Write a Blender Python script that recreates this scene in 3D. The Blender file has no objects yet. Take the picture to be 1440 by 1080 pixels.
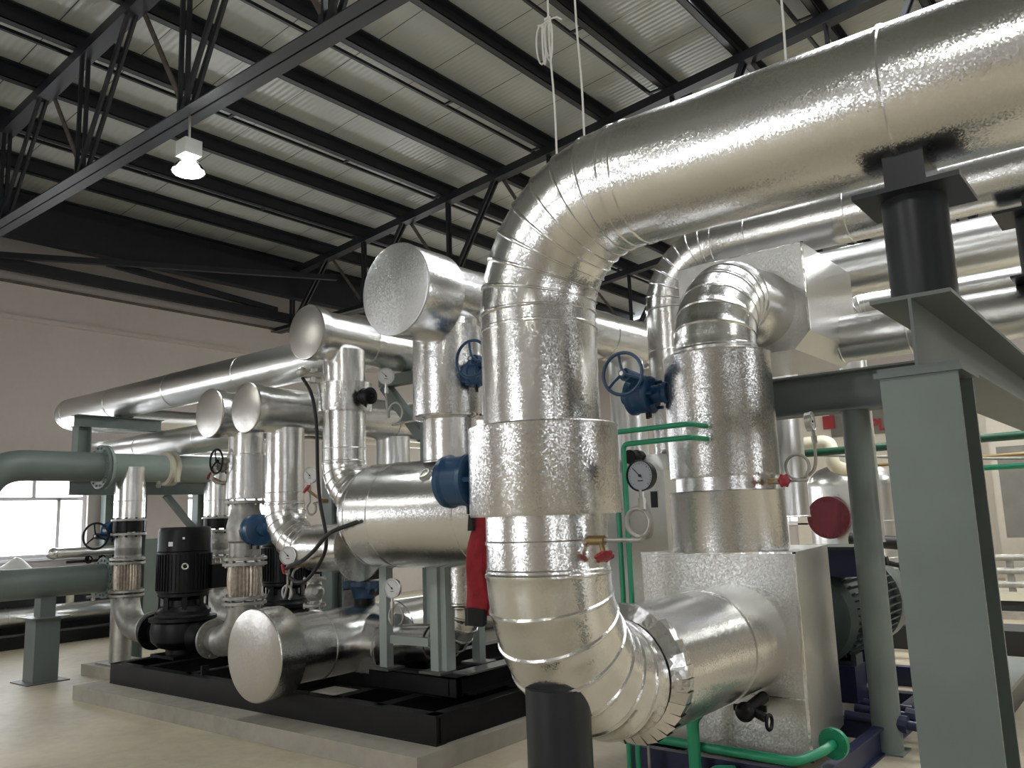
import bpy, math, random
from mathutils import Vector, Matrix
random.seed(4)
scene = bpy.context.scene
COL = scene.collection
V = Vector
PI = math.pi

# ------------------------------------------------------------------ camera
def make_camera():
    th, ph, ro, f = math.radians(38.25), math.radians(9.05), math.radians(-2.05), 1168.0
    fw = V((-math.sin(th)*math.cos(ph), math.cos(th)*math.cos(ph), math.sin(ph)))
    r = V((math.cos(th), math.sin(th), 0)); u = r.cross(fw)
    R = r*math.cos(ro) + u*math.sin(ro); U = u*math.cos(ro) - r*math.sin(ro)
    cd = bpy.data.cameras.new('camera'); cd.sensor_fit = 'HORIZONTAL'; cd.sensor_width = 36
    cd.lens = f/1440*36; cd.clip_start = .05; cd.clip_end = 200
    c = bpy.data.objects.new('camera', cd); COL.objects.link(c)
    m = Matrix((R, U, -fw)).transposed().to_4x4(); m.translation = V((0, 0, 1.6))
    c.matrix_world = m
    scene.camera = c
make_camera()

# ------------------------------------------------------------------ world, exposure
world = bpy.data.worlds.new('overcast_sky'); scene.world = world
world.use_nodes = True
wb = world.node_tree.nodes['Background']
wb.inputs[0].default_value = (.85, .92, 1, 1); wb.inputs[1].default_value = 1.2
vs = scene.view_settings
vs.view_transform = 'Standard'; vs.look = 'None'; vs.gamma = 1; vs.exposure = 0.5
try: vs.use_curve_mapping = False
except Exception: pass
WINDOW_GLOW = 6.0      # overcast daylight behind the panes
SKYLIGHT_GLOW = 6.0    # roof-light strip and the added unseen strips
LAMP_GLOW = 300.0      # metal-halide high-bay lamps, most of them added out of sight

# ------------------------------------------------------------------ materials
def nt(name):
    m = bpy.data.materials.new(name); m.use_nodes = True
    return m, m.node_tree, m.node_tree.nodes['Principled BSDF']
def coords(t):
    return t.nodes.new('ShaderNodeTexCoord').outputs['Object']
def noise(t, co, scale, detail=2, rough=.5):
    n = t.nodes.new('ShaderNodeTexNoise'); n.inputs['Scale'].default_value = scale
    n.inputs['Detail'].default_value = detail; n.inputs['Roughness'].default_value = rough
    t.links.new(co, n.inputs['Vector']); return n.outputs['Fac']
def ramp(t, fac, stops):
    r = t.nodes.new('ShaderNodeValToRGB'); e = r.color_ramp.elements
    while len(e) < len(stops): e.new(.5)
    for i, (p, c) in enumerate(stops):
        e[i].position = p; e[i].color = (*c, 1) if len(c) == 3 else c
    t.links.new(fac, r.inputs[0]); return r.outputs[0]
def bump(t, b, h, strength, dist):
    n = t.nodes.new('ShaderNodeBump'); n.inputs['Strength'].default_value = strength
    n.inputs['Distance'].default_value = dist
    t.links.new(h, n.inputs['Height']); t.links.new(n.outputs[0], b.inputs['Normal'])
def math_node(t, op, a, b=None):
    n = t.nodes.new('ShaderNodeMath'); n.operation = op
    for i, x in enumerate((a, b)):
        if x is None: continue
        if isinstance(x, (int, float)): n.inputs[i].default_value = x
        else: t.links.new(x, n.inputs[i])
    return n.outputs[0]

def plain(name, col, rough=.5, metal=0, var=.12, vscale=3, bs=0, bscale=60, bd=.002, coat=0, spec=.5):
    m, t, b = nt(name)
    co = coords(t)
    lo = tuple(c*(1-var) for c in col); hi = tuple(min(1, c*(1+var)) for c in col)
    t.links.new(ramp(t, noise(t, co, vscale, 4), [(.3, lo), (.7, hi)]), b.inputs['Base Color'])
    b.inputs['Roughness'].default_value = rough; b.inputs['Metallic'].default_value = metal
    b.inputs['Specular IOR Level'].default_value = spec
    if coat: b.inputs['Coat Weight'].default_value = coat
    if bs: bump(t, b, noise(t, co, bscale, 2), bs, bd)
    return m

def foil(name, col, rough, amp, gscale, wob=.002):
    """embossed aluminium cladding sheet: pebbled facets, slight waviness"""
    m, t, b = nt(name)
    co = coords(t)
    t.links.new(ramp(t, noise(t, co, 1.7, 4), [(.3, tuple(c*.93 for c in col)), (.7, col)]), b.inputs['Base Color'])
    b.inputs['Metallic'].default_value = 1
    b.inputs['Roughness'].default_value = rough
    v = t.nodes.new('ShaderNodeTexVoronoi'); v.inputs['Scale'].default_value = gscale
    t.links.new(co, v.inputs['Vector'])
    def vm(op, a, c):
        n = t.nodes.new('ShaderNodeVectorMath'); n.operation = op
        for k, x in enumerate((a, c)):
            if x is None: continue
            if isinstance(x, tuple): n.inputs[k].default_value = x
            else: t.links.new(x, n.inputs[k])
        return n.outputs[0]
    bp = t.nodes.new('ShaderNodeBump'); bp.inputs['Strength'].default_value = 1; bp.inputs['Distance'].default_value = wob
    t.links.new(noise(t, co, 6, 2), bp.inputs['Height'])
    tilt = vm('MULTIPLY', vm('SUBTRACT', v.outputs['Color'], (.5, .5, .5)), (amp, amp, amp))
    t.links.new(vm('NORMALIZE', vm('ADD', bp.outputs[0], tilt), None), b.inputs['Normal'])
    return m

M = {}
M['foil'] = foil('embossed_foil', (.80, .795, .785), .23, .115, 190)
M['foil_jacket'] = foil('embossed_jacket_foil', (.66, .65, .645), .26, .17, 175)
M['foil_far'] = foil('cladding_foil', (.77, .77, .76), .30, .09, 130, .003)
M['foil_cap'] = foil('end_cap_foil', (.56, .535, .51), .30, .05, 90)
M['foil_quilt'] = foil('quilted_cap_foil', (.64, .64, .65), .36, .22, 150)
M['foil_box'] = foil('box_foil', (.68, .67, .655), .36, .16, 170)
M['foil_rough'] = foil('crumpled_strip', (.80, .79, .78), .24, .10, 60, .004)
M['grey_green'] = plain('grey_green_paint', (.15, .18, .17), .42, var=.1)
M['beam_grey'] = plain('beam_paint', (.125, .145, .14), .45, var=.08)
M['frame_grey'] = plain('frame_paint', (.33, .37, .36), .45, var=.08)
M['pale_pipe'] = plain('pale_grey_green_paint', (.30, .36, .33), .35, var=.06)
M['cream'] = plain('cream_paint', (.62, .58, .47), .45, var=.08)
M['steel'] = plain('bare_steel', (.50, .49, .46), .38, .8, var=.15, vscale=9)
M['flange'] = plain('dull_flange_metal', (.36, .35, .33), .45, .6, var=.2, vscale=14)
M['copper'] = plain('braided_hose_metal', (.46, .40, .345), .35, .85, var=.25, vscale=30, bs=.5, bscale=200)
M['truss'] = plain('dark_roof_steel', (.016, .018, .023), .40, var=.15)
M['tie'] = plain('rusty_brace', (.10, .08, .065), .7, var=.35, vscale=9)
M['stub'] = plain('charcoal_paint', (.017, .020, .024), .38, var=.1, spec=.35)
M['black'] = plain('black_enamel', (.003, .0034, .005), .40, var=.2, spec=.28)
M['skid'] = plain('black_skid_paint', (.008, .008, .009), .42, var=.3, vscale=6, spec=.25)
M['skid_top'] = plain('worn_skid_plate', (.10, .10, .095), .5, var=.3, vscale=8)
M['blue'] = plain('gearbox_blue', (.012, .050, .12), .33, var=.15)
M['navy'] = plain('navy_base_paint', (.012, .016, .055), .4, var=.2)
M['motor'] = plain('dark_green_motor', (.030, .048, .047), .42, var=.15)
M['green'] = plain('green_pipe_plastic', (.015, .26, .13), .35, var=.06)
M['darkgreen'] = plain('dark_green_pipe', (.012, .07, .04), .4, var=.1)
M['red'] = plain('red_handle', (.28, .012, .025), .35)
M['maroon'] = plain('maroon_flange', (.10, .012, .022), .4)
M['redcloth'] = plain('red_cloth', (.24, .008, .015), .85, var=.25, vscale=14, bs=.4, bscale=45, bd=.01)
M['blackcloth'] = plain('black_cloth', (.010, .010, .011), .9, var=.2, bs=.4, bscale=45, bd=.01)
M['dial'] = plain('dial_white', (.62, .63, .64), .4, var=.03)
M['dial_grey'] = plain('dial_grey', (.27, .285, .32), .35, var=.03)
M['label'] = plain('white_label', (.75, .75, .75), .5, var=.03)
M['cord'] = plain('white_cord', (.75, .74, .70), .8)
M['rubber'] = plain('black_hose', (.010, .010, .011), .5)
M['brass'] = plain('brass_cock', (.35, .25, .13), .4, .8)
M['frame_white'] = plain('window_frame_white', (.80, .80, .82), .4, var=.04)
M['board'] = plain('sign_board_grey', (.17, .16, .145), .6)
M['redpaint'] = plain('sign_red', (.30, .02, .025), .5)
M['dark_kit'] = plain('dark_machine_paint', (.02, .022, .024), .5)
M['cardboard'] = plain('stained_insulation', (.50, .40, .26), .8, var=.35, vscale=8)
M['lamp_box'] = plain('lamp_housing', (.55, .57, .55), .5)

def concrete(name, col, var, rough=.6):
    m, t, b = nt(name); co = coords(t)
    n1 = noise(t, co, .55, 6, .62)
    n2 = noise(t, co, 9, 5, .6)
    f = math_node(t, 'ADD', math_node(t, 'MULTIPLY', n1, .7), math_node(t, 'MULTIPLY', n2, .3))
    lo = tuple(c*(1-var) for c in col); hi = tuple(c*(1+var*.7) for c in col)
    t.links.new(ramp(t, f, [(.34, lo), (.5, col), (.66, hi)]), b.inputs['Base Color'])
    b.inputs['Roughness'].default_value = rough
    bump(t, b, n2, .15, .004)
    return m
M['floor'] = concrete('screed_floor', (.49, .425, .32), .28, .5)
M['pad'] = concrete('concrete_pad', (.33, .30, .26), .3, .75)
M['wall'] = concrete('painted_plaster', (.52, .47, .44), .07, .8)
M['wall_cream'] = concrete('cream_plaster', (.66, .60, .52), .07, .8)

def ceiling_material():
    m, t, b = nt('ribbed_roof_sheet'); co = coords(t)
    s = t.nodes.new('ShaderNodeSeparateXYZ'); t.links.new(co, s.inputs[0])
    w = math_node(t, 'SINE', math_node(t, 'MULTIPLY', s.outputs[1], 2*PI/.085))
    fr = math_node(t, 'FRACT', math_node(t, 'MULTIPLY', s.outputs[1], 1/.95))
    line = math_node(t, 'LESS_THAN', fr, .013)
    base = ramp(t, noise(t, co, .5, 4), [(.3, (.36, .375, .35)), (.7, (.45, .465, .435))])
    mx = t.nodes.new('ShaderNodeMix'); mx.data_type = 'RGBA'
    t.links.new(line, mx.inputs[0]); t.links.new(base, mx.inputs[6]); mx.inputs[7].default_value = (.03, .03, .03, 1)
    t.links.new(mx.outputs[2], b.inputs['Base Color'])
    b.inputs['Roughness'].default_value = .3; b.inputs['Specular IOR Level'].default_value = .45
    bump(t, b, w, .25, .006)
    return m
M['ceiling'] = ceiling_material()

def glow(name, col, strength):
    m = bpy.data.materials.new(name); m.use_nodes = True; t = m.node_tree
    t.nodes.remove(t.nodes['Principled BSDF'])
    e = t.nodes.new('ShaderNodeEmission'); e.inputs[0].default_value = (*col, 1); e.inputs[1].default_value = strength
    t.links.new(e.outputs[0], t.nodes['Material Output'].inputs[0]); return m
M['daylight'] = glow('daylit_pane', (.93, .97, 1), WINDOW_GLOW)
M['skylight'] = glow('roof_strip_glow', (.95, .97, 1), SKYLIGHT_GLOW)
M['lamp_open'] = glow('open_lamp_glow', (.93, 1, .95), LAMP_GLOW*.45)
M['lamp'] = glow('added_lamp_glow', (.97, 1, .93), LAMP_GLOW)
def glass():
    m, t, b = nt('clear_glass'); b.inputs['Transmission Weight'].default_value = 1
    b.inputs['Roughness'].default_value = .03; b.inputs['IOR'].default_value = 1.1
    b.inputs['Base Color'].default_value = (1, 1, 1, 1); return m
M['glass'] = glass()

# ------------------------------------------------------------------ mesh builder (world coordinates)
def frame(axis):
    a = V(axis).normalized()
    h = V((0, 0, 1)) if abs(a.z) < .9 else V((1, 0, 0))
    u = h.cross(a).normalized(); return a, u, a.cross(u)
class MB:
    def __init__(s): s.v = []; s.f = []
    def add(s, vs, fs):
        o = len(s.v); s.v += [V(x) for x in vs]; s.f += [tuple(i+o for i in q) for q in fs]; return s
    def box(s, x0, x1, y0, y1, z0, z1):
        vs = [(x, y, z) for z in (z0, z1) for y in (y0, y1) for x in (x0, x1)]
        return s.add(vs, [(0, 2, 3, 1), (4, 5, 7, 6), (0, 1, 5, 4), (2, 6, 7, 3), (0, 4, 6, 2), (1, 3, 7, 5)])
    def cbox(s, c, sx, sy, sz):
        return s.box(c[0]-sx/2, c[0]+sx/2, c[1]-sy/2, c[1]+sy/2, c[2]-sz/2, c[2]+sz/2)
    def prism(s, poly, d):
        """closed polygon (3-D points) extruded by vector d"""
        n = len(poly); d = V(d); p = [V(q) for q in poly]
        return s.add(p+[q+d for q in p], [tuple(range(n))[::-1], tuple(range(n, 2*n))] +
                     [(i, (i+1) % n, n+(i+1) % n, n+i) for i in range(n)])
    def bar(s, p0, p1, w, h, up=(0, 0, 1)):
        p0, p1 = V(p0), V(p1); a = (p1-p0).normalized(); up = V(up)
        if abs(a.dot(up)) > .98: up = V((1, 0, 0))
        sd = a.cross(up).normalized(); u = sd.cross(a)
        q = [sd*(w/2*i)+u*(h/2*j) for i, j in ((-1, -1), (1, -1), (1, 1), (-1, 1))]
        return s.prism([p0+k for k in q], p1-p0)
    def ibeam(s, p0, p1, h, w, tf, tw, up=(0, 0, 1)):
        p0, p1 = V(p0), V(p1); a = (p1-p0).normalized(); up = V(up)
        sd = a.cross(up).normalized(); u = sd.cross(a)
        pts = [(-w/2, -h/2), (w/2, -h/2), (w/2, -h/2+tf), (tw/2, -h/2+tf), (tw/2, h/2-tf), (w/2, h/2-tf),
               (w/2, h/2), (-w/2, h/2), (-w/2, h/2-tf), (-tw/2, h/2-tf), (-tw/2, -h/2+tf), (-w/2, -h/2+tf)]
        return s.prism([p0+sd*x+u*y for x, y in pts], p1-p0)
    def rev(s, o, axis, prof, n=32, caps=True):
        """profile [(t along axis, radius)] turned about the axis"""
        a, u, w = frame(axis); o = V(o); vs = []; fs = []; k = len(prof)
        for t, r in prof:
            for i in range(n):
                g = 2*PI*i/n; vs.append(o+a*t+(u*math.cos(g)+w*math.sin(g))*r)
        for j in range(k-1):
            for i in range(n):
                i2 = (i+1) % n; fs.append((j*n+i, j*n+i2, (j+1)*n+i2, (j+1)*n+i))
        if caps:
            if prof[0][1] > 1e-4: fs.append(tuple(range(n))[::-1])
            if prof[-1][1] > 1e-4: fs.append(tuple(range((k-1)*n, k*n)))
        return s.add(vs, fs)
    def cyl(s, p0, p1, r, r1=None, n=32, caps=True):
        p0, p1 = V(p0), V(p1); L = (p1-p0).length
        return s.rev(p0, p1-p0, [(0, r), (L, r if r1 is None else r1)], n, caps)
    def tor(s, c, axis, R, r, n=36, m=10):
        a, u, w = frame(axis); c = V(c); vs = []; fs = []
        for i in range(n):
            g = 2*PI*i/n; d = u*math.cos(g)+w*math.sin(g)
            for j in range(m):
                h = 2*PI*j/m; vs.append(c+d*(R+r*math.cos(h))+a*(r*math.sin(h)))
        for i in range(n):
            for j in range(m):
                fs.append((i*m+j, ((i+1) % n)*m+j, ((i+1) % n)*m+(j+1) % m, i*m+(j+1) % m))
        return s.add(vs, fs)
    def sph(s, c, r, n=16, m=10, sc=(1, 1, 1)):
        vs = []; fs = []
        for j in range(m+1):
            h = PI*j/m
            for i in range(n):
                g = 2*PI*i/n
                vs.append(V(c)+V((r*sc[0]*math.sin(h)*math.cos(g), r*sc[1]*math.sin(h)*math.sin(g), r*sc[2]*math.cos(h))))
        for j in range(m):
            for i in range(n):
                fs.append((j*n+i, (j+1)*n+i, (j+1)*n+(i+1) % n, j*n+(i+1) % n))
        return s.add(vs, fs)
    def sweep(s, pts, rad, n=10, caps=True):
        p = [V(q) for q in pts]; k = len(p)
        rr = rad if isinstance(rad, (list, tuple)) else [rad]*k
        tg = [((p[min(i+1, k-1)]-p[max(i-1, 0)])).normalized() for i in range(k)]
        a, u, w = frame(tg[0]); vs = []; fs = []
        for i in range(k):
            u = (u-tg[i]*u.dot(tg[i])).normalized(); w = tg[i].cross(u)
            for j in range(n):
                g = 2*PI*j/n; vs.append(p[i]+(u*math.cos(g)+w*math.sin(g))*rr[i])
        for i in range(k-1):
            for j in range(n):
                fs.append((i*n+j, i*n+(j+1) % n, (i+1)*n+(j+1) % n, (i+1)*n+j))
        if caps: fs += [tuple(range(n))[::-1], tuple(range((k-1)*n, k*n))]
        return s.add(vs, fs)
    def run(s, p0, p1, r, seams=(), n=56, lip=.006, caps=True):
        """straight clad pipe; at each seam (metres along) the next sheet laps over the last"""
        p0, p1 = V(p0), V(p1); L = (p1-p0).length; st = [0]+list(seams)+[L]; prof = []
        for i in range(len(st)-1):
            prof += [(st[i], r+lip), (st[i]+.010, r+lip*.95), (st[i]+.016, r+lip*.2), (st[i+1], r)]
        return s.rev(p0, p1-p0, prof, n, caps)
    def elbow(s, c, d0, d1, R, r, gores=7, n=56, lip=.007, caps=False):
        """segmented clad bend: each gore laps over the next"""
        c, d0, d1 = V(c), V(d0), V(d1); O = c-d0*R+d1*R; ax = d0.cross(d1)
        vs = []; fs = []; rows = 0
        tot = PI/2; e0 = .006/(R*tot/gores)
        prof = ((0, 0), (e0, 1), (2*e0, 1), (3*e0, .25), (.5, .1), (.9999, 0)) if lip else ((0, 0), (.5, 0), (.9999, 0))
        for k in range(gores):
            for q, lf in prof:
                t = tot*(k+q)/gores
                rr = r+lip*lf
                pc = O-d1*(R*math.cos(t))+d0*(R*math.sin(t)); e = (pc-O).normalized()
                for j in range(n):
                    g = 2*PI*j/n; vs.append(pc+(e*math.cos(g)+ax*math.sin(g))*rr)
                rows += 1
        for i in range(rows-1):
            for j in range(n):
                fs.append((i*n+j, i*n+(j+1) % n, (i+1)*n+(j+1) % n, (i+1)*n+j))
        if caps: fs += [tuple(range(n)), tuple(range((rows-1)*n, rows*n))[::-1]]
        return s.add(vs, fs)
    def flange(s, c, axis, r, t, bolts=12, br=.012, n=40):
        """one flange disc with its ring of bolts"""
        a, u, w = frame(axis); c = V(c)
        s.rev(c-a*t/2, a, [(0, r*.985), (t*.1, r), (t*.9, r), (t, r*.985)], n)
        for i in range(bolts):
            g = 2*PI*(i+.5)/bolts; p = c+(u*math.cos(g)+w*math.sin(g))*(r*.86)
            s.cyl(p-a*(t/2+br*1.3), p+a*(t/2+br*1.3), br, n=6)
        return s
    def ruffle(s, c, axis, r0, r1, w, k=40):
        """collar of short overlapping foil tabs folded round a pipe"""
        a, u, wv = frame(axis); c = V(c)
        for i in range(k):
            g0 = 2*PI*i/k; g1 = 2*PI*(i+1.12)/k; gm = (g0+g1)/2
            jt = random.uniform(-.004, .004)
            def P(g, r, t): return c+(u*math.cos(g)+wv*math.sin(g))*r+a*t
            hi = .007
            vs = [P(g0, r0, jt), P(g1, r0+.002, jt), P(g1, r1+jt, w*.45), P(g0, r1+hi+jt, w*.45),
                  P(g1, r1+jt-.004, w), P(g0, r1+hi-.004+jt, w), P(g0, r1-.03, w), P(g1, r1-.03, w)]
            s.add(vs, [(0, 1, 2, 3), (3, 2, 4, 5), (5, 4, 7, 6)])
        s.rev(c, a, [(0, r0-.01), (.002, r0), (w*.45, r1-.004), (w, r1-.008), (w+.002, r1-.05)], 48)
        return s

WL = {}
def link(o, parent, loc):
    COL.objects.link(o)
    if parent:
        o.parent = parent; base = WL[parent.name]
    else: base = V((0, 0, 0))
    o.location = V(loc)-base; WL[o.name] = V(loc); return o
def tag(o, label=None, cat=None, group=None, kind=None):
    for k, v in (('label', label), ('category', cat), ('group', group), ('kind', kind)):
        if v: o[k] = v
    return o
def thing(name, label, cat, loc, group=None):
    e = bpy.data.objects.new(name, None); e.empty_display_size = .1
    link(e, None, loc); return tag(e, label, cat, group)
def mesh(name, mb, loc):
    me = bpy.data.meshes.new(name); L = V(loc)
    me.from_pydata([tuple(v-L) for v in mb.v], [], mb.f)
    me.polygons.foreach_set('use_smooth', [True]*len(me.polygons))
    me.validate(); me.update()
    import bmesh as _b
    bm = _b.new(); bm.from_mesh(me); _b.ops.recalc_face_normals(bm, faces=bm.faces); bm.to_mesh(me); bm.free()
    me.set_sharp_from_angle(angle=math.radians(32)); return me
def part(name, mb, mat, parent, label=None, kind=None):
    loc = WL[parent.name]
    me = mesh(name, mb, loc); me.materials.append(M[mat])
    o = bpy.data.objects.new(name, me); link(o, parent, loc)
    return tag(o, label, None, None, kind)
def solo(name, mb, mat, label, cat, group=None, kind=None):
    xs = [v.x for v in mb.v]; ys = [v.y for v in mb.v]; zs = [v.z for v in mb.v]
    loc = V(((min(xs)+max(xs))/2, (min(ys)+max(ys))/2, min(zs)))
    me = mesh(name, mb, loc); me.materials.append(M[mat])
    o = bpy.data.objects.new(name, me); link(o, None, loc)
    return tag(o, label, cat, group, kind)
def struct(name, mb, mat, parent=None):
    o = solo(name, mb, mat, None, None) if parent is None else part(name, mb, mat, parent)
    o['kind'] = 'structure'; return o
X, Y, Z = V((1, 0, 0)), V((0, 1, 0)), V((0, 0, 1))
ORD = 'first second third fourth fifth sixth seventh eighth ninth tenth eleventh twelfth thirteenth fourteenth'.split()

# ------------------------------------------------------------------ room shell
XL, XR, YB, YF = -14.0, 14.0, 20.0, -7.0
def zr(x): return 7.88+.092*x if x <= 0 else 7.88-.092*x      # underside of the purlins
struct('floor', MB().box(XL-.3, XR+.3, YF-.3, YB+.3, -.2, 0), 'floor')
def wall_with_windows(name, axis, pos, lo, hi, wins, mat, top, out):
    """axis 'x': wall in plane X=pos running along Y; wins = [(a0,a1,z0,z1)]"""
    mb = MB(); t = .24*out
    def bx(a0, a1, z0, z1):
        p0, p1 = sorted((pos, pos+t))
        if axis == 'x': mb.box(p0, p1, a0, a1, z0, z1)
        else: mb.box(a0, a1, p0, p1, z0, z1)
    wins = sorted(wins); a = lo
    for (a0, a1, z0, z1) in wins:
        bx(a, a0, 0, top); bx(a0, a1, 0, z0); bx(a0, a1, z1, top); a = a1
    bx(a, hi, 0, top)
    return struct(name, mb, mat)
LW = [(-4.6, -2.2, 1.22, 2.62), (-.4, 2.0, 1.22, 2.62), (4.03, 6.43, 1.22, 2.62), (8.2, 10.6, 1.22, 2.62), (13, 15.4, 1.22, 2.62)]
wall_with_windows('wall_left', 'x', XL, YF, YB, LW, 'wall', 6.85, -1)
FW = [(-6.3, -3.5, 1.1, 3.6), (8, 10.5, 1.1, 3.4)]
RW = [(-4, -2.6, 1.1, 3.6), (6.3, 9.1, 1.1, 3.6)]
wall_with_windows('wall_right', 'x', XR, YF, YB, RW, 'wall', 6.85, 1)
def gable(name, yy, out, wins, mat):
    o = wall_with_windows(name, 'y', yy, XL, XR, wins, mat, 6.59, out)
    g = MB(); p0 = min(yy, yy+.24*out)
    g.prism([(XL, p0, 6.59), (XR, p0, 6.59), (0, p0, 8.2)], (0, .24, 0))
    c = part('gable', g, mat, o); c['kind'] = 'structure'
    return o
gable('wall_front', YF, -1, FW, 'wall')
wb_ = gable('wall_back', YB, 1, [(-9.5, -7, 1.2, 3.2), (7, 9.5, 1.2, 3.2)], 'wall')

def window(n, axis, pos, a0, a1, z0, z1, out):
    """white framed window: outer frame, transom, mullions, daylit panes set in the wall opening"""
    d = .12*out
    def bx(mb, b0, b1, c0, c1, off, th):
        p0, p1 = sorted((pos+d+off-th/2, pos+d+off+th/2))
        if axis == 'x': mb.box(p0, p1, b0, b1, c0, c1)
        else: mb.box(b0, b1, p0, p1, c0, c1)
    f = MB(); w = .055; zt = z1-(z1-z0)*.345; am = a0+(a1-a0)*.825
    bx(f, a0, a1, z0, z0+w, 0, .07); bx(f, a0, a1, z1-w, z1, 0, .07)
    bx(f, a0, a0+w, z0, z1, 0, .07); bx(f, a1-w, a1, z0, z1, 0, .07)
    bx(f, a0, a1, zt-w/2, zt+w/2, 0, .065)
    bx(f, am-w/2, am+w/2, z0, zt, 0, .065); bx(f, a0+(a1-a0)*.36-w/2, a0+(a1-a0)*.36+w/2, z0, zt, 0, .06)
    bx(f, a0+(a1-a0)*.665-w/2, a0+(a1-a0)*.665+w/2, zt, z1, 0, .06)
    o = struct('window_%d' % n, f, 'frame_white')
    p = MB(); bx(p, a0+.02, a1-.02, z0+.02, z1-.02, .03*out, .012)
    c = part('pane', p, 'daylight', o); c['kind'] = 'structure'
    s = MB()
    q0, q1 = sorted((pos-.06*out, pos+.1*out))
    if axis == 'x': s.box(q0, q1, a0-.05, a1+.05, z0-.04, z0)
    else: s.box(a0-.05, a1+.05, q0, q1, z0-.04, z0)
    c = part('window_sill', s, 'frame_white', o); c['kind'] = 'structure'
k = 1
for (a0, a1, z0, z1) in LW: window(k, 'x', XL, a0, a1, z0, z1, -1); k += 1
for (a0, a1, z0, z1) in FW: window(k, 'y', YF, a0, a1, z0, z1, -1); k += 1
for (a0, a1, z0, z1) in RW: window(k, 'x', XR, a0, a1, z0, z1, 1); k += 1
for (a0, a1, z0, z1) in [(-9.5, -7, 1.2, 3.2), (7, 9.5, 1.2, 3.2)]: window(k, 'y', YB, a0, a1, z0, z1, 1); k += 1

# wall mouldings: shallow plaster step along the left wall and the far wall
struct('trim_1', MB().box(XL, XL+.10, YF, YB, 4.93, 4.99).box(XL, XL+.06, YF, YB, 4.99, 5.5), 'wall')
struct('trim_2', MB().box(XL, XL+.13, YF, YB, 5.50, 5.53), 'tie')

# roof sheets with a roof-light strip and added unseen glow strips
PH = .24
SKY = [(-3.72, -3.40, 5.0, 8.85), (-2.3, -.3, 5.6, 9.2), (.6, 1.6, 4.0, 19)]  # first strip is seen; the others are added out of view for pipe highlights
def roof():
    mb = MB(); sk = MB()
    for sgn in (-1, 1):
        def slab(m, x0, x1, y0, y1, th=.06, dz=0):
            a, b = sorted((abs(x0), abs(x1)))
            xa, xb = sgn*b, sgn*a
            z = lambda x: zr(x)+PH+dz
            pts = [(xa, y0, z(xa)), (xb, y0, z(xb)), (xb, y0, z(xb)+th), (xa, y0, z(xa)+th)]
            m.prism(pts, (0, y1-y0, 0))
        mine = [s for s in SKY if (s[0] < 0) == (sgn < 0)]
        cuts = sorted({0.0, 14.3} | {abs(v) for s in mine for v in s[:2]})
        for c0, c1 in zip(cuts, cuts[1:]):
            mid = sgn*(c0+c1)/2; ys = YF-.3
            for s in sorted([s for s in mine if s[0] < mid < s[1]], key=lambda q: q[2]):
                slab(mb, c0, c1, ys, s[2]); slab(sk, c0, c1, s[2], s[3], .02, .02); ys = s[3]
            slab(mb, c0, c1, ys, YB+.3)
    o = struct('ceiling', mb, 'ceiling')
    c = part('roof_glow_strips', sk, 'skylight', o); c['kind'] = 'structure'
roof()

# ------------------------------------------------------------------ roof steel
def truss(yy, label):
    t = thing('roof_truss', label, 'roof truss', (0, yy, 5.4), 'steel roof trusses')
    zc = 5.5
    b = MB()
    for dy in (-.058, .058):
        b.box(XL+.02, XR-.02, yy+dy*1.15-.058, yy+dy*1.15+.058, zc-.055, zc-.043)
        b.box(XL+.02, XR-.02, yy+dy*.25-.006, yy+dy*.25+.006, zc-.05, zc+.055)
    part('bottom_chord', b, 'truss', t)
    for x0, x1 in ((XL+.02, 0), (0, XR-.02)):
        p0, p1 = V((x0, yy, zr(x0)-.07)), V((x1, yy, zr(x1)-.07))
        part('top_chord', MB().bar(p0, p1, .17, .13), 'truss', t)
    x = -6.99-2.14*3
    while x < 13.5:
        zt = zr(x)-.1
        part('vertical_strut', MB().bar((x, yy-.035, zc), (x, yy-.035, zt), .042, .03).bar((x, yy+.035, zc), (x, yy+.035, zt), .042, .03), 'truss', t)
        if x+1.07 < 13.9:
            part('diagonal_strut', MB().bar((x+.05, yy-.04, zc), (x+1.07, yy-.04, zr(x+1.07)-.1), .065, .03, (0, 1, 0)).bar((x+.05, yy+.04, zc), (x+1.07, yy+.04, zr(x+1.07)-.1), .065, .03, (0, 1, 0)), 'truss', t)
        if x-1.07 > -13.9:
            part('diagonal_strut', MB().bar((x-.05, yy+.09, zc), (x-1.0, yy+.09, zr(x-1.07)-.1), .055, .02, (0, 1, 0)), 'tie', t, 'thin rust-stained diagonal')
        g = MB().box(x-.11, x+.11, yy-.008, yy+.008, zc-.04, zc+.16); part('gusset_plate', g, 'truss', t)
        x += 2.14
truss(3.94, 'dark steel roof truss nearest the camera, the lit lamp hanging from its bottom chord')
truss(10.0, 'middle dark steel roof truss, passing behind the capped header pipes and the big pipe')
truss(16.0, 'farthest dark steel roof truss, glimpsed inside the bend of the big pipe')
k = 0
for i in range(-11, 13):
    x = -2.78+1.07*i
    if x > 13.6 or x > 1.2: continue
    z = zr(x); c = MB()
    c.box(x-.05, x+.05, YF, YB, z, z+.012).box(x-.05, x-.04, YF, YB, z, z+PH-.01).box(x-.05, x+.05, YF, YB, z+PH-.022, z+PH-.002)
    c.box(x+.04, x+.05, YF, YB, z, z+.03)
    if i % 2 == 0:
        c.box(x-.30, x-.26, YF, YB, z+.05, z+.09)
        for q in range(-6, 20, 2): c.box(x-.28, x-.05, q-.02, q+.02, z+.055, z+.08)
    solo('roof_purlin', c, 'truss', 'dark steel roof purlin, %s of the row counted from the left wall' % ORD[k] if k < 14 else 'dark steel roof purlin above the big pipe', 'purlin', 'purlins under the roof sheets'); k += 1
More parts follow.
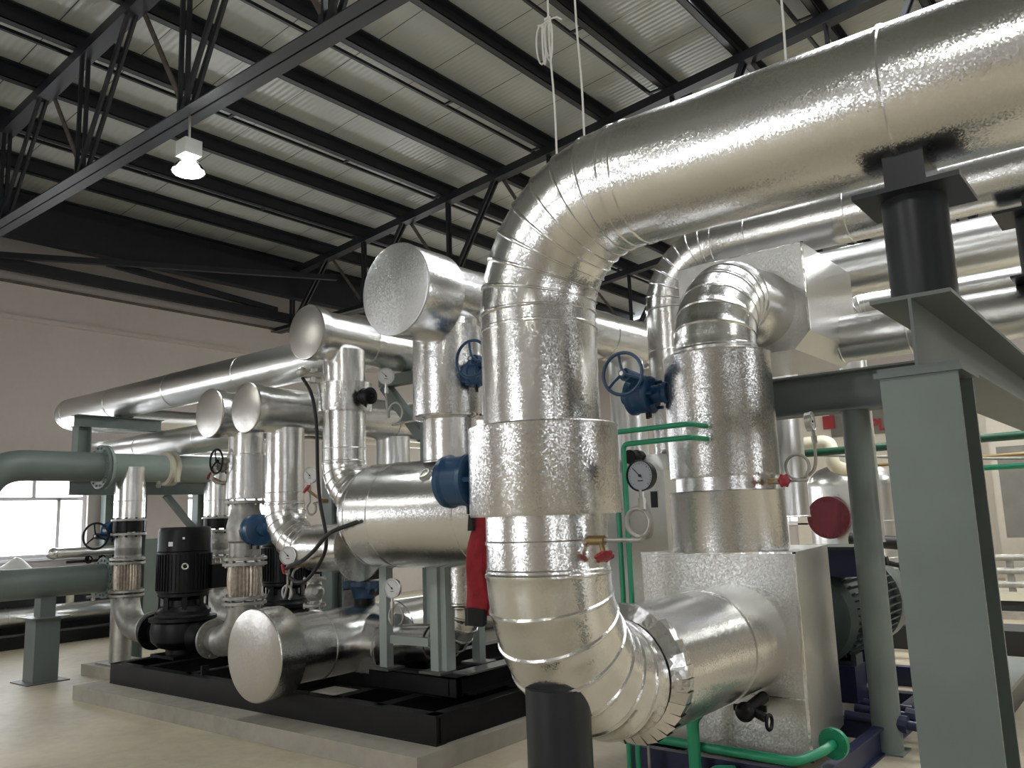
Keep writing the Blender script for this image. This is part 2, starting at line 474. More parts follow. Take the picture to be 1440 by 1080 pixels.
# bracing by the left wall
solo('tie_beam', MB().box(-13.72, -13.60, YF+.1, YB-.1, 5.62, 5.80), 'truss', 'dark steel tie beam running level along the left wall', 'beam')
solo('eave_beam', MB().box(-13.3, -13.1, YF+.1, YB-.1, 6.0, 6.5).box(-13.9, -13.1, YF+.1, YB-.1, 6.5, 6.54), 'truss', 'broad dark eave beam where the roof meets the left wall', 'beam')
solo('wall_brace', MB().bar((-13.66, 4.2, 5.74), (-11.9, 9.88, 6.15), .09, .09), 'truss', 'long thin dark brace crossing low under the eave at left', 'brace')
solo('knee_brace', MB().bar((-13.4, 6.3, 5.98), (-13.66, 9.80, 5.84), .10, .10), 'truss', 'short dark brace slanting from the eave down to the tie beam', 'brace')

# ------------------------------------------------------------------ high-bay lamp
def lamp(x, yy, ztop, label, cat='lamp', drop=.26, shade='steel'):
    z = ztop-drop
    t = thing('high_bay_lamp', label, cat, (x, yy, z-.36), 'high-bay lamps')
    part('hanger', MB().cyl((x, yy, ztop), (x, yy, z), .012, n=10).tor((x, yy, z), (1, 0, 0), .02, .006, 12, 6), 'steel', t)
    part('housing', MB().box(x-.085, x+.085, yy-.085, yy+.085, z-.15, z).cyl((x, yy, z-.17), (x, yy, z-.15), .06, n=20), 'lamp_box', t)
    part('reflector', MB().rev((x, yy, z-.17), (0, 0, -1), [(0, .055), (.02, .075), (.08, .125), (.13, .155), (.135, .155), (.08, .12), (.03, .07), (.02, .03)], 36, False), shade, t, 'bell-shaped reflector')
    part('bulb', MB().rev((x, yy, z-.17), (0, 0, -1), [(0, .03), (.03, .06), (.07, .10), (.12, .14), (.145, .13), (.16, .08), (.163, .0)], 28), 'lamp_open' if shade == 'glass' else 'lamp', t, 'brightly lit lamp')
lamp(-6.87, 3.94, 5.45, 'lit high-bay lamp hanging from the bottom chord of the nearest roof truss', shade='glass')
for x, yy in ((-2.7, 10.0), (-.57, 10), (1.6, 10), (3.7, 3.94), (-.57, -2.06), (-4.85, -2.06), (-11.27, -2.06), (-2.7, 16), (1.6, 16), (5.9, 10), (-9.13, 10), (-11.27, 16)):  # unseen lamps added to light the pipe tops, back and left wall
    lamp(x, yy, 5.45, 'added high-bay lamp, out of sight, to light the hall')

# ================================================================== near pipes (right half)
def arc_pts(path, rad=.06, n=7):
    """polyline with rounded corners -> points"""
    p = [V(q) for q in path]; out = [p[0]]
    for i in range(1, len(p)-1):
        a = (p[i-1]-p[i]); b = (p[i+1]-p[i]); r = min(rad, a.length*.49, b.length*.49)
        a.normalize(); b.normalize(); s, e = p[i]+a*r, p[i]+b*r
        for k in range(n+1):
            t = k/n; out.append(s*(1-t)**2+p[i]*2*t*(1-t)+e*t*t)
    out.append(p[-1]); return out

# --- biggest pipe: overhead run, bend, riser with valve jacket, lower bend, inlet
xm, ym, zh, rm = -2.2, 3.0, 2.99, .263
t = thing('insulated_pipe', 'largest foil-clad pipe, bending down from overhead at right and curving into a box', 'pipe', (xm, ym, .45))
part('overhead_run', MB().run((xm+.5, ym, zh), (4.5, ym, zh), rm, (.06, 1.09, 2.2, 3.3), 72), 'foil', t)
part('upper_elbow', MB().elbow((xm, ym, zh), Z, X, .5, rm, 8, 72), 'foil', t)
part('riser', MB().run((xm, ym, 1.97), (xm, ym, zh-.5), rm, (.455,), 72), 'foil', t)
jk = MB().rev((xm, ym, 1.60), Z, [(0, .25), (0, .333), (.012, .337), (.37, .334), (.385, .337), (.39, .333), (.392, .25)], 72, False)
part('valve_jacket', jk, 'foil_jacket', t, 'wider foil jacket over the valve')
part('spool', MB().run((xm, ym, 1.36), (xm, ym, 1.62), rm+.004, (.12,), 72), 'foil', t)
part('lower_elbow', MB().elbow((xm, ym, .83), -Z, Y, .53, rm+.008, 7, 72), 'foil', t)
part('ruffled_collar', MB().ruffle((xm, 3.555, .83), Y, rm+.004, .323, .115, 34), 'foil_rough', t, 'ruffled foil collar with folded tabs')
part('inlet_run', MB().run((xm, 3.66, .83), (xm, 4.90, .83), .314, (.78,), 72), 'foil', t)

t = thing('pipe_support_post', 'black round steel post standing under the lower bend of the largest pipe', 'support post', (-2.17, 2.99, 0))
part('post', MB().cyl((-2.17, 2.99, .015), (-2.17, 2.99, .88), .138, n=40), 'stub', t)
part('base_plate', MB().box(-2.37, -1.97, 2.79, 3.19, 0, .015), 'stub', t)

# --- insulated pump box under it
t = thing('pump_casing', 'tall foil-clad pump box with straight sides, the largest pipe entering its face', 'pump casing', (-2.32, 5.38, .17))
cb = MB(); cx0, cx1, cy0, cy1 = -2.82, -1.80, 4.89, 5.84
cb.prism([(cx0, cy0, .17), (cx1, cy0, .17), (cx1-.12, cy1, .17), (cx0+.1, cy1, .17)], (0, 0, 1.165))
part('body', cb, 'foil_box', t)
part('front_seam', MB().box(cx0, cx1+.003, cy0-.004, cy0, .505, .513), 'foil_rough', t)
part('edge_trim', MB().box(cx1-.012, cx1+.003, cy0-.003, cy0+.01, .17, 1.337).box(cx0-.003, cx1+.003, cy0-.003, cy0+.012, 1.325, 1.338), 'foil_rough', t)
dv = MB().cyl((-2.06, 4.60, .47), (-2.06, 4.89, .50), .035, n=12).sph((-2.06, 4.62, .47), .055).cyl((-2.06, 4.66, .48), (-1.96, 4.66, .44), .025, n=10).tor((-1.94, 4.66, .42), X, .04, .01, 16, 6).sph((-2.10, 4.72, .45), .05).cyl((-2.18, 4.74, .46), (-2.0, 4.78, .46), .02, n=8)
solo('drain_valve', dv, 'black', 'small black drain valve under the pipe where it enters the foil pump box', 'valve')

# --- motor on the far side of the box
mx, mz = -2.30, .78
t = thing('electric_motor', 'dark green finned electric motor behind the foil pump box, partly hidden by the round post', 'motor', (mx, 6.9, .25))
mb = MB().rev((mx, 6.45, mz), Y, [(0, .20), (.0, .31), (.06, .33), (1.15, .33), (1.2, .30)], 40)
for i in range(40):
    g = 2*PI*i/40
    if abs(math.sin(g)) > .97 and math.sin(g) > 0: continue
    d = V((math.cos(g), 0, math.sin(g))); c = V((mx, 0, mz))+d*.345
    mb.bar((c.x, 6.52, c.z), (c.x, 7.6, c.z), .012, .05, d)
part('finned_body', mb, 'motor', t)
part('front_shield', MB().rev((mx, 6.25, mz), Y, [(0, .14), (.03, .22), (.1, .33), (.2, .36), (.22, .33)], 40), 'motor', t)
part('fan_cover', MB().rev((mx, 7.62, mz), Y, [(0, .375), (.24, .375), (.30, .34), (.31, .27), (.31, 0)], 44).rev((mx, 7.60, mz), Y, [(0, .30), (0, .375), (.03, .378)], 44, False), 'grey_green', t, 'grey-green fan cover')
tb = MB().box(mx-.05, mx+.42, 6.35, 6.75, 1.08, 1.275)
part('terminal_box', tb, 'navy', t); part('terminal_lid', MB().box(mx-.09, mx+.46, 6.31, 6.79, 1.275, 1.295), 'motor', t)
part('cable_gland', MB().cyl((mx+.42, 6.6, 1.18), (mx+.56, 6.6, 1.18), .035, n=12).sweep([(mx+.5, 6.6, 1.18), (mx+.62, 6.7, 1.14), (mx+.66, 6.8, .9), (mx+.64, 6.8, .17)], .024, 8), 'rubber', t)
for y0 in (6.55, 7.35):
    part('foot', MB().box(mx-.28, mx+.28, y0, y0+.16, .42, .50).box(mx-.24, mx-.16, y0, y0+.16, .45, .62).box(mx+.16, mx+.24, y0, y0+.16, .45, .62), 'motor', t)
part('coupling_guard', MB().rev((mx, 5.84, mz-.02), Y, [(0, .23), (.3, .23), (.42, .2)], 32), 'flange', t, 'pale coupling guard')

t = thing('base_frame', 'navy blue welded steel base frame under the foil pump box and motor', 'base frame', (-2.3, 6.4, 0))
fr = MB()
for xx in (-2.86, -1.72):
    fr.box(xx-.035, xx+.035, 4.76, 8.2, .0, .012).box(xx-.035, xx+.035, 4.76, 8.2, .155, .168).box(xx-.006, xx+.006, 4.76, 8.2, 0, .16)
part('side_rail', fr, 'navy', t)
part('front_rail', MB().box(-2.9, -1.68, 4.70, 4.76, 0, .168), 'navy', t)
part('cross_rail', MB().box(-2.82, -1.75, 6.0, 6.1, .05, .165), 'navy', t)
part('cross_rail', MB().box(-2.82, -1.75, 7.0, 7.1, .05, .165), 'navy', t)
part('back_rail', MB().box(-2.9, -1.68, 8.1, 8.2, 0, .165), 'navy', t)
part('motor_pedestal', MB().box(-2.6, -2.02, 6.5, 6.75, .165, .42), 'navy', t)
part('motor_pedestal', MB().box(-2.6, -2.02, 7.3, 7.55, .165, .42), 'navy', t)
sr = MB()
for yy in (5.98, 6.2, 6.4): sr.cyl((-1.95, yy, .2), (-1.45, yy, .17), .03, n=12).cyl((-1.62, yy, .185), (-1.56, yy, .18), .055, n=10)
sr.bar((-1.7, 5.95, .19), (-1.35, 6.5, .1), .07, .02)
solo('valve_manifold', sr, 'navy', 'small cluster of blue-grey drain pipes and valves on the floor beside the navy base', 'pipe fittings')

# --- small green drain pipes
t = thing('drain_pipe', 'bright green plastic drain pipe with a flange, level below the foil pump box', 'pipe', (-2.2, 4.66, .2))
part('level_pipe', MB().sweep(arc_pts([(-2.78, 4.64, .25), (-1.80, 4.64, .235), (-1.70, 4.80, .27), (-1.69, 4.92, .28)], .06), .026, 14), 'green', t)
part('flange', MB().flange((-1.69, 4.94, .28), (.15, 1, 0), .085, .03, 6, .008, 28), 'green', t)
t = thing('drain_pipe', 'upright green plastic drain pipe under the large pipe, in front of the foil pump box', 'pipe', (-2.37, 4.62, 0))
part('upright_pipe', MB().sweep(arc_pts([(-2.37, 4.58, .01), (-2.37, 4.58, .40), (-2.32, 4.62, .47)], .03), .036, 14), 'green', t)
part('elbow', MB().sweep(arc_pts([(-2.28, 4.60, .02), (-2.28, 4.60, .13), (-2.14, 4.60, .15)], .05), .03, 12), 'green', t)
solo('drain_tube', MB().sweep([(-2.66, 4.56, .005), (-2.66, 4.56, .28)], .010, 8), 'flange', 'thin grey drain tube standing at the left end of the navy base', 'pipe')

# --- second riser
x2, y2, r2 = -2.30, 5.12, .266
t = thing('insulated_pipe', 'foil-clad riser standing on the foil pump box, wrapped in two wide jackets', 'pipe', (x2, y2, 1.335))
part('lower_jacket', MB().rev((x2, y2, 1.338), Z, [(0, .25), (0, .362), (.02, .365), (.36, .36), (.37, .366), (.376, .355), (.376, .25)], 64, False), 'foil_jacket', t, 'short wide foil jacket')
part('joint', MB().run((x2, y2, 1.70), (x2, y2, 1.83), .315, (), 64), 'foil', t)
part('upper_jacket', MB().rev((x2, y2, 1.80), Z, [(0, .25), (0, .347), (.02, .35), (.79, .348), (.80, .352), (.806, .34), (.808, .25)], 64, False), 'foil_jacket', t, 'tall wide foil jacket')
part('pipe_run', MB().run((x2, y2, 2.56), (x2, y2, 2.66), r2, (), 64), 'foil', t)
part('elbow', MB().elbow((x2, y2, 3.06), Z, Y, .42, r2, 7, 64), 'foil', t)
part('outlet_run', MB().rev((x2, y2+.42, 3.06), Y, [(0, r2), (.2, r2+.01), (.38, r2+.03)], 64, False), 'foil', t)

t = thing('valve_box', 'large square foil-clad box high up, the bend of the second riser entering its face', 'insulated box', (-2.4, 6.47, 2.72))
b = MB(); q = [(-2.92, 2.84), (-2.80, 2.72), (-2.04, 2.72), (-1.92, 2.84), (-1.92, 3.50), (-2.92, 3.50)]
b.prism([(a, 5.9, c) for a, c in q], (0, 1.14, 0)); part('body', b, 'foil_box', t)
part('edge_trim', MB().box(-1.93, -1.914, 5.894, 5.91, 2.84, 3.503).box(-2.92, -1.914, 5.894, 5.91, 3.493, 3.504), 'foil_rough', t)

def xpipe(label, y, z, r, x0, x1, seams=(), elbow_down=None):
    t = thing('insulated_pipe', label, 'pipe', (x0, y, z-r))
    part('pipe_run', MB().run((x0, y, z), (x1, y, z), r, seams, 48), 'foil_far', t)
    return t
xpipe('foil-clad overhead pipe leaving the right side of the square foil box', 6.75, 2.90, .185, -1.95, 4.0, (.5, 1.7))
# third riser and its overhead pipe
y3, z3, r3, x3 = 6.6, 3.86, .222, -3.36
t = thing('insulated_pipe', 'foil-clad riser tucked behind the second one, its bend running right as the second overhead pipe', 'pipe', (x3, y3, 1.9))
part('riser', MB().run((x3, y3, 1.98), (x3, y3, z3-.5), r3, (.5, 1.0), 56), 'foil', t)
part('elbow', MB().elbow((x3, y3, z3), Z, X, .5, r3, 8, 56), 'foil', t)
part('overhead_run', MB().run((x3+.5, y3, z3), (5.0, y3, z3), r3, (.3, 1.1, 2.4, 3.6), 56), 'foil', t)
t = xpipe('third foil-clad overhead pipe from the front, seen under the second one', 7.7, 3.70, .228, -2.6, 5.5, (1.1, 2.4))
part('drop_pipe', MB().run((-2.6-.3, 7.7, 1.5), (-2.9, 7.7, 3.40), .228), 'foil_far', t)
part('elbow', MB().elbow((-2.9, 7.7, 3.70), Z, X, .3, .228, 6, 40), 'foil_far', t)
t = xpipe('thinner foil-clad overhead pipe, farthest of those seen beside the black stub', 9.3, 3.72, .14, -2.4, 6, (1.5, 3))
part('drop_pipe', MB().run((-2.6, 9.3, 1.2), (-2.6, 9.3, 3.52), .14), 'foil_far', t)
part('elbow', MB().elbow((-2.6, 9.3, 3.72), Z, X, .2, .14, 6, 36), 'foil_far', t)

# second pump box behind
t = thing('pump_casing', 'second foil-clad pump box, seen in the gap behind the pressure gauge and green tubes', 'pump casing', (-3.7, 6.6, .17))
b = MB(); x0, x1, y0, y1 = -3.86, -3.24, 6.05, 7.0
b.add([(x0, y0, .17), (x1, y0, .17), (x1, y1, .17), (x0, y1, .17), (x0, y0, 1.93), (x1, y0, 1.93), (x1, y1, 1.93), (x0, y1, 1.93),
       (x0+.12, y0+.25, 2.08), (x1-.15, y0+.25, 2.08), (x1-.15, y1-.2, 2.08), (x0+.12, y1-.2, 2.08)],
      [(0, 3, 2, 1), (0, 1, 5, 4), (1, 2, 6, 5), (2, 3, 7, 6), (3, 0, 4, 7), (4, 5, 9, 8), (5, 6, 10, 9), (6, 7, 11, 10), (7, 4, 8, 11), (8, 9, 10, 11)])
part('body', b, 'foil_far', t)
part('slot', MB().box(-3.37, -3.31, y0-.006, y0+.01, 1.63, 1.76), 'stub', t, 'small dark slot')
part('black_fitting', MB().rev((-3.58, 6.2, 1.98), Z, [(0, .05), (.05, .07), (.12, .06), (.14, .03)], 16).cyl((-3.58, 6.1, 2.06), (-3.58, 6.28, 2.06), .06, n=14), 'black', t)
solo('base_frame', MB().box(-3.90, -3.14, 5.95, 8.3, 0, .17), 'navy', 'low blue steel base under the second foil pump box', 'base frame')

# green sensing tubes in the gap
for i, (xa, zt, lab) in enumerate(((-2.74, 2.10, 'outer green plastic tube, rising beside the main riser and turning right'),
                                   (-2.68, 2.02, 'inner green plastic tube, rising beside the main riser and turning right'))):
    solo('green_tube', MB().sweep(arc_pts([(xa-.02, 4.5, .02), (xa, 4.5, 1.1), (xa, 4.5, zt), (xa+.52-.06*i, 4.5, zt+.005), (xa+.52-.06*i, 4.72, zt+.005)], .04), .0165, 12), 'green', lab, 'pipe', 'green sensing tubes')

# --- pipe rack at right: H column, beams, stub
t = thing('steel_column', 'grey painted steel H-column filling the right edge, carrying the beam under the largest pipe', 'column', (-.605, 2.98, 0))
part('shaft', MB().box(-.72, -.49, 2.855, 2.868, 0, 2.0).box(-.72, -.49, 3.09, 3.103, 0, 2.0).box(-.611, -.599, 2.868, 3.09, 0, 2.0), 'grey_green', t)
part('cap_plate', MB().box(-.735, -.475, 2.84, 3.12, 2.0, 2.018), 'beam_grey', t)
part('base_plate', MB().box(-.78, -.43, 2.80, 3.16, 0, .02), 'grey_green', t)
ib = MB().ibeam((-.605, 2.86, 2.142), (-.605, 7.9, 2.142), .245, .245, .013, .010)
solo('steel_beam', ib, 'beam_grey', 'grey steel I-beam lying on the H-column cap and running back to the right', 'beam')
t = thing('steel_column', 'grey steel H-column at the far end of the pipe rack beam', 'column', (-.605, 7.7, 0))
part('shaft', MB().box(-.72, -.49, 7.6, 7.613, 0, 2.018).box(-.72, -.49, 7.81, 7.823, 0, 2.018).box(-.611, -.599, 7.613, 7.81, 0, 2.018), 'grey_green', t)
t = thing('pipe_stub_support', 'black round stub with a square top plate, standing on the I-beam under the largest pipe', 'pipe support', (-.585, 3.0, 2.265))
part('stub_tube', MB().cyl((-.585, 2.995, 2.265), (-.585, 2.995, 2.615), .103, n=40), 'stub', t)
part('top_plate', MB().box(-.745, -.415, 2.84, 3.15, 2.615, 2.632), 'stub', t)
part('pipe_shoe', MB().box(-.648, -.520, 2.89, 2.90, 2.632, 2.80).box(-.648, -.520, 3.09, 3.10, 2.632, 2.80).box(-.59, -.58, 2.90, 3.09, 2.632, 2.76).box(-.53, -.52, 2.90, 3.09, 2.632, 2.78), 'stub', t)
t = thing('pipe_stub_support', 'black stub with square plate under the second overhead pipe, cut by right edge', 'pipe support', (-.56, 6.3, 3.09))
part('stub_tube', MB().cyl((-.545, 6.6, 3.10), (-.545, 6.6, 3.53), .12, n=32), 'stub', t)
part('saddle', MB().box(-.72, -.37, 6.45, 6.85, 3.085, 3.10), 'stub', t)
part('top_plate', MB().box(-.77, -.32, 6.38, 6.82, 3.53, 3.55), 'stub', t)
part('pipe_shoe', MB().box(-.6, -.5, 6.5, 6.7, 3.55, 3.66), 'stub', t)
solo('steel_beam', MB().ibeam((-3.05, 5.98, 2.38), (-.75, 5.98, 2.38), .28, .22, .014, .01), 'beam_grey', 'grey steel cross beam on the round post, passing behind the H-column', 'beam')
t = thing('round_post', 'slim round grey-green steel post standing on the floor in front of the motor', 'support post', (-1.69, 5.98, 0))
part('tube', MB().cyl((-1.69, 5.98, .012), (-1.69, 5.98, 2.24), .092, n=36), 'grey_green', t)
part('base_plate', MB().box(-1.80, -1.58, 5.87, 6.09, 0, .012), 'grey_green', t)
solo('beam_bracket', MB().box(-2.96, -2.84, 5.93, 6.03, 2.52, 2.74), 'beam_grey', 'short dark bracket standing on the cross beam under the square foil box', 'bracket')

# ------------------------------------------------------------------ instruments
def gauge(tap, out, path, face, label, r=.06, dark=True, cock=None, group='pressure gauges'):
    """pressure gauge: cock at the tapping point, pig-tail siphon tube, cased dial"""
    tap = V(tap); fc = V(path[-1]); face = V(face).normalized()
    t = thing('pressure_gauge', label, 'pressure gauge', tap, group)
    part('siphon_tube', MB().sweep(arc_pts([tap]+[V(p) for p in path], .04), .0095 if r > .05 else .012, 10), 'flange', t)
    a, u, w = frame(face)
    if a.z > -.9: w = (Z-a*a.z).normalized(); u = w.cross(a)
    c = fc+w*(r+.02)
    part('socket', MB().cyl(fc-w*.05, fc-w*.005, .017, n=8).cyl(fc-w*.01, fc+w*.03, .011, n=8), 'steel', t)
    d = .035
    case = part('case', MB().rev(c-a*d, a, [(0, r*.6), (.004, r*.92), (d*.8, r*.95), (d+.004, r), (d+.008, r), (d+.009, r*.93), (d+.002, r*.90)], 36, False).rev(c-a*d, a, [(0, 0), (0, r*.6)], 36, False), 'black' if dark else 'steel', t)
    dl = MB().cyl(c, c+a*.002, r*.91, n=36)
    dp = part('dial', dl, 'dial_grey' if dark and cock and r > .06 else 'dial', t)
    mk = MB()
    for i in range(25):
        g = math.radians(-135+270*i/24); e = u*math.sin(g)+w*math.cos(g); L = .13 if i % 4 == 0 else .07
        mk.bar(c+a*.0035+e*r*(.83-L), c+a*.0035+e*r*.83, r*.025, .0008, a)
    mk.bar(c+a*.0035-u*r*.2-w*r*.32, c+a*.0035+u*r*.2-w*r*.32, r*.06, .0008, a)
    part('scale_marks', mk, 'black', dp)
    e = (u*math.sin(-.8)+w*math.cos(-.8))
    part('needle', MB().bar(c+a*.006-e*r*.2, c+a*.006+e*r*.68, r*.05, .001, a).cyl(c+a*.003, c+a*.009, r*.09, n=12), 'black', dp)
    if cock:
        k = V(cock)
        part('cock_body', MB().cyl(tap-V(out)*.0, tap+V(out)*.07, .020, n=12).cyl(tap+V(out)*.05, k, .011, n=10), 'brass', t)
        hd = (k-(tap+V(out)*.05)).normalized()
        h = MB().rev(k, hd, [(0, .012), (.004, .036), (.018, .036), (.024, .012)], 18)
        b_, u_, w_ = frame(hd)
        for i in range(6):
            g = PI/3*i; h.sph(k+hd*.011+(u_*math.cos(g)+w_*math.sin(g))*.033, .011, 8, 6)
        part('cock_handle', h, 'red', t, 'red knob')
    return t
def loop(c, ax0, ax1, R, a0, a1, drift=(0, 0, 0), n=20):
    c = V(c); return [c+V(ax0)*R*math.cos(math.radians(a0+(a1-a0)*i/n))+V(ax1)*R*math.sin(math.radians(a0+(a1-a0)*i/n))+V(drift)*(i/n) for i in range(n+1)]

gauge((-1.94, 2.95, 1.49), X, [(-1.80, 2.95, 1.49), (-1.70, 2.95, 1.488)]+loop((-1.725, 2.965, 1.556), X, Z, .058, -80, 275, (0, .03, 0))[1:]+[(-1.68, 2.99, 1.50), (-1.66, 2.975, 1.56), (-1.69, 2.96, 1.66)],
      (-.05, -1, -.02), 'black-rimmed pressure gauge with a coiled tube, standing right of the largest riser', .064, True, (-1.865, 2.93, 1.435))
gauge((-1.97, 5.02, 1.755), X, [(-1.90, 5.0, 1.755), (-1.72, 5.0, 1.75)]+loop((-1.79, 5.02, 1.835), X, Z, .075, -60, 290, (0, .03, 0))[1:]+[(-1.70, 5.05, 1.80), (-1.68, 5.05, 1.86), (-1.68, 5.05, 2.02)],
      (.97, .06, .05), 'steel-cased pressure gauge seen nearly edge-on, right of the second riser, with a coiled tube', .062, False, (-1.86, 4.97, 1.755))

def gear_operator(c, out, wheel_c, wheel_axis, wr, label, mat='blue', wmat=None, scale=1.0, wheel=True, group='gear operators on valves'):
    """worm-gear valve operator: round gear case, neck to the valve, hand wheel on its shaft"""
    c = V(c); o = V(out).normalized(); s = scale
    t = thing('gear_operator', label, 'valve gear', c, group)
    a, u, w = frame(o)
    part('gear_case', MB().rev(c-o*.02*s, o, [(0, .06*s), (.0, .10*s), (.012*s, .124*s), (.035*s, .125*s), (.045*s, .115*s), (.125*s, .115*s), (.14*s, .125*s), (.165*s, .122*s), (.18*s, .09*s), (.184*s, .0)], 36), mat, t)
    nk = MB().rev(c-o*.14*s, o, [(0, .075*s), (.03*s, .075*s), (.05*s, .06*s), (.13*s, .06*s)], 28)
    for i in range(6):
        g = PI/3*i; p = c-o*.03*s+(u*math.cos(g)+w*math.sin(g))*.098*s
        nk.cyl(p-o*.03*s, p+o*.01*s, .012*s, n=6)
    part('mounting_neck', nk, mat, t)
    part('pointer_cap', MB().rev(c+o*.17*s, o, [(0, .05*s), (.035*s, .045*s), (.045*s, .02*s), (.046*s, 0)], 24), mat, t)
    part('stop_bolts', MB().cyl(c-Z*.11*s+u*.03*s, c-Z*.155*s+u*.03*s, .014*s, n=6).cyl(c-Z*.11*s-u*.05*s+o*.06*s, c-Z*.15*s-u*.05*s+o*.06*s, .013*s, n=6), 'black', t)
    if wheel:
        wc = V(wheel_c); wa = V(wheel_axis).normalized(); aa, uu, ww = frame(wa)
        foot = wc-wa*((wc-c).dot(wa))
        part('worm_housing', MB().cyl(foot-wa*.11*s, wc-wa*.035*s, .042*s, n=20).cyl(foot-wa*.13*s, foot-wa*.11*s, .05*s, n=20).cyl(foot+(c-foot)*.0, c+(foot-c)*.2, .05*s, n=16), mat, t)
        part('shaft', MB().cyl(wc-wa*.06*s, wc+wa*.02, .014*s, n=12), 'steel', t)
        h = MB().tor(wc, wa, wr, wr*.085, 44, 10).cyl(wc-wa*.018, wc+wa*.014, wr*.17, n=18)
        wp = part('hand_wheel', h, wmat or mat, t)
        for i in range(3):
            g = math.radians(100+120*i); d = uu*math.cos(g)+ww*math.sin(g)
            part('spoke', MB().sweep([wc+d*wr*.12, wc+d*wr*.55+wa*.006, wc+d*wr*.97], [wr*.075, wr*.06, wr*.07], 8), wmat or mat, wp)
    return t
gear_operator((-2.70, 4.93, 2.375), -X, (-2.715, 4.60, 2.485), (.08, -1, .05), .138, 'blue valve gear with a large hand wheel, on the left side of the second riser', scale=1.02)
gear_operator((-2.60, 2.97, 1.775), (-1, -.10, 0), None, None, .15, 'blue round valve gear without a wheel, on the left side of the largest riser jacket', scale=1.02, wheel=False)

# ================================================================== heat-exchange skid (left half)
solo('equipment_plinth', MB().box(-8.62, -3.93, 3.89, 8.6, 0, .13), 'pad', 'long low concrete plinth under the black pump skid', 'plinth')
t = thing('skid_frame', 'black welded steel skid frame lying on the concrete plinth', 'skid', (-6.2, 5.6, .13))
def chan(a, b, w=.10, h=.19):
    m = MB(); a, b = V(a), V(b); d = (b-a).normalized(); sd = d.cross(Z)
    m.bar(a+Z*.006, b+Z*.006, w, .012).bar(a+Z*(h-.006), b+Z*(h-.006), w, .012).bar(a+Z*h/2, b+Z*h/2, .012, h-.02); return m
def rail(name, a, b, face=None):
    m = chan(a, b)
    if face: m.bar(V(face[0]), V(face[1]), .008, .178)
    part(name, m, 'skid', t)
rail('front_rail', (-8.4, 4.19, .13), (-4.0, 4.19, .13), ((-8.4, 4.146, .225), (-4.0, 4.146, .225)))
rail('back_rail', (-8.4, 7.6, .13), (-4.0, 7.6, .13))
rail('middle_rail', (-8.35, 5.2, .13), (-4.1, 5.2, .13)); rail('middle_rail', (-8.35, 6.4, .13), (-4.1, 6.4, .13))
rail('side_rail', (-4.06, 4.145, .13), (-4.06, 7.6, .13), ((-4.012, 4.15, .225), (-4.012, 7.6, .225)))
rail('side_rail', (-8.35, 4.145, .13), (-8.35, 7.6, .13), ((-8.396, 4.15, .225), (-8.396, 7.6, .225)))
for x in (-7.85, -7.1, -6.3, -5.1, -4.6): rail('cross_rail', (x, 4.19, .13), (x, 7.55, .13))
part('lifting_lug', MB().box(-6.9, -6.88, 4.2, 4.27, .32, .40), 'skid', t)

def pump(y, label, px=-8.15):
    z0 = .32
    t = thing('inline_pump', label, 'pump', (px, y, z0), 'vertical inline pumps')
    part('foot', MB().box(px-.22, px+.22, y-.22, y+.22, z0, z0+.03).cyl((px, y, z0), (px, y, z0+.12), .16), 'black', t)
    vol = MB().rev((px, y, z0+.06), Z, [(0, .12), (.04, .24), (.10, .30), (.20, .315), (.28, .30), (.30, .33), (.33, .33), (.34, .28), (.40, .25), (.44, .22)], 44)
    part('volute', vol, 'black', t)
    lan = MB().rev((px, y, .74), Z, [(0, .27), (.03, .27), (.03, .20), (.14, .18), (.18, .25), (.21, .25)], 40)
    for i in range(8):
        g = PI/4*i+.3; c = V((px+.23*math.cos(g), y+.23*math.sin(g), .75)); lan.bar(c, c+Z*.19, .05, .02, (math.cos(g), math.sin(g), 0)); lan.cyl(c-Z*.06, c+Z*.05, .016, n=6)
    part('lantern', lan, 'black', t)
    bd = MB().rev((px, y, .94), Z, [(0, .24), (.02, .262), (.42, .262), (.43, .25)], 44)
    for i in range(44):
        g = 2*PI*i/44; d = V((math.cos(g), math.sin(g), 0)); c = V((px, y, .98))+d*.268; bd.bar(c, c+Z*.36, .008, .010, d)
    part('motor_body', bd, 'black', t)
    part('fan_cover', MB().rev((px, y, 1.37), Z, [(0, .265), (.20, .262), (.235, .25), (.243, .22), (.243, 0)], 44), 'black', t)
    part('terminal_box', MB().box(px+.02, px+.26, y+.16, y+.38, .98, 1.22), 'black', t)
    fc = V((px, y-.262, 0))
    pl = MB(); d = V((.56, -.83, 0)); u = V((.83, .56, 0))
    for off, zz, sz in ((-.02, 1.445, .045), (.115, 1.50, .022)):
        p = V((px, y, zz))+d*.268+u*off; pl.bar(p-u*sz/2, p+u*sz/2, .004, sz, Z)
    part('name_label', pl, 'label', t, 'small white label')
    e = V((px, y, 1.22))+d*.275+u*.14
    part('eye_bolt', MB().tor(e, (.8, -.3, .3), .028, .008, 18, 8), 'steel', t, 'bright eye bolt')
    z = .52
    for s in (-1, 1):
        a = px+s*.28
        part('suction_flange' if s < 0 else 'discharge_flange', MB().cyl((a, y, z), (px+s*.56, y, z), .10).flange((px+s*.565, y, z), X, .185, .032, 12, .013).rev((px+s*.30, y, z), X*s, [(0, .16), (.1, .11)], 28), 'black', t)
    return t
pump(4.75, 'black vertical inline pump at the left end of the skid, white label on motor')
pump(6.0, 'second black vertical inline pump, standing behind the first one and mostly hidden')

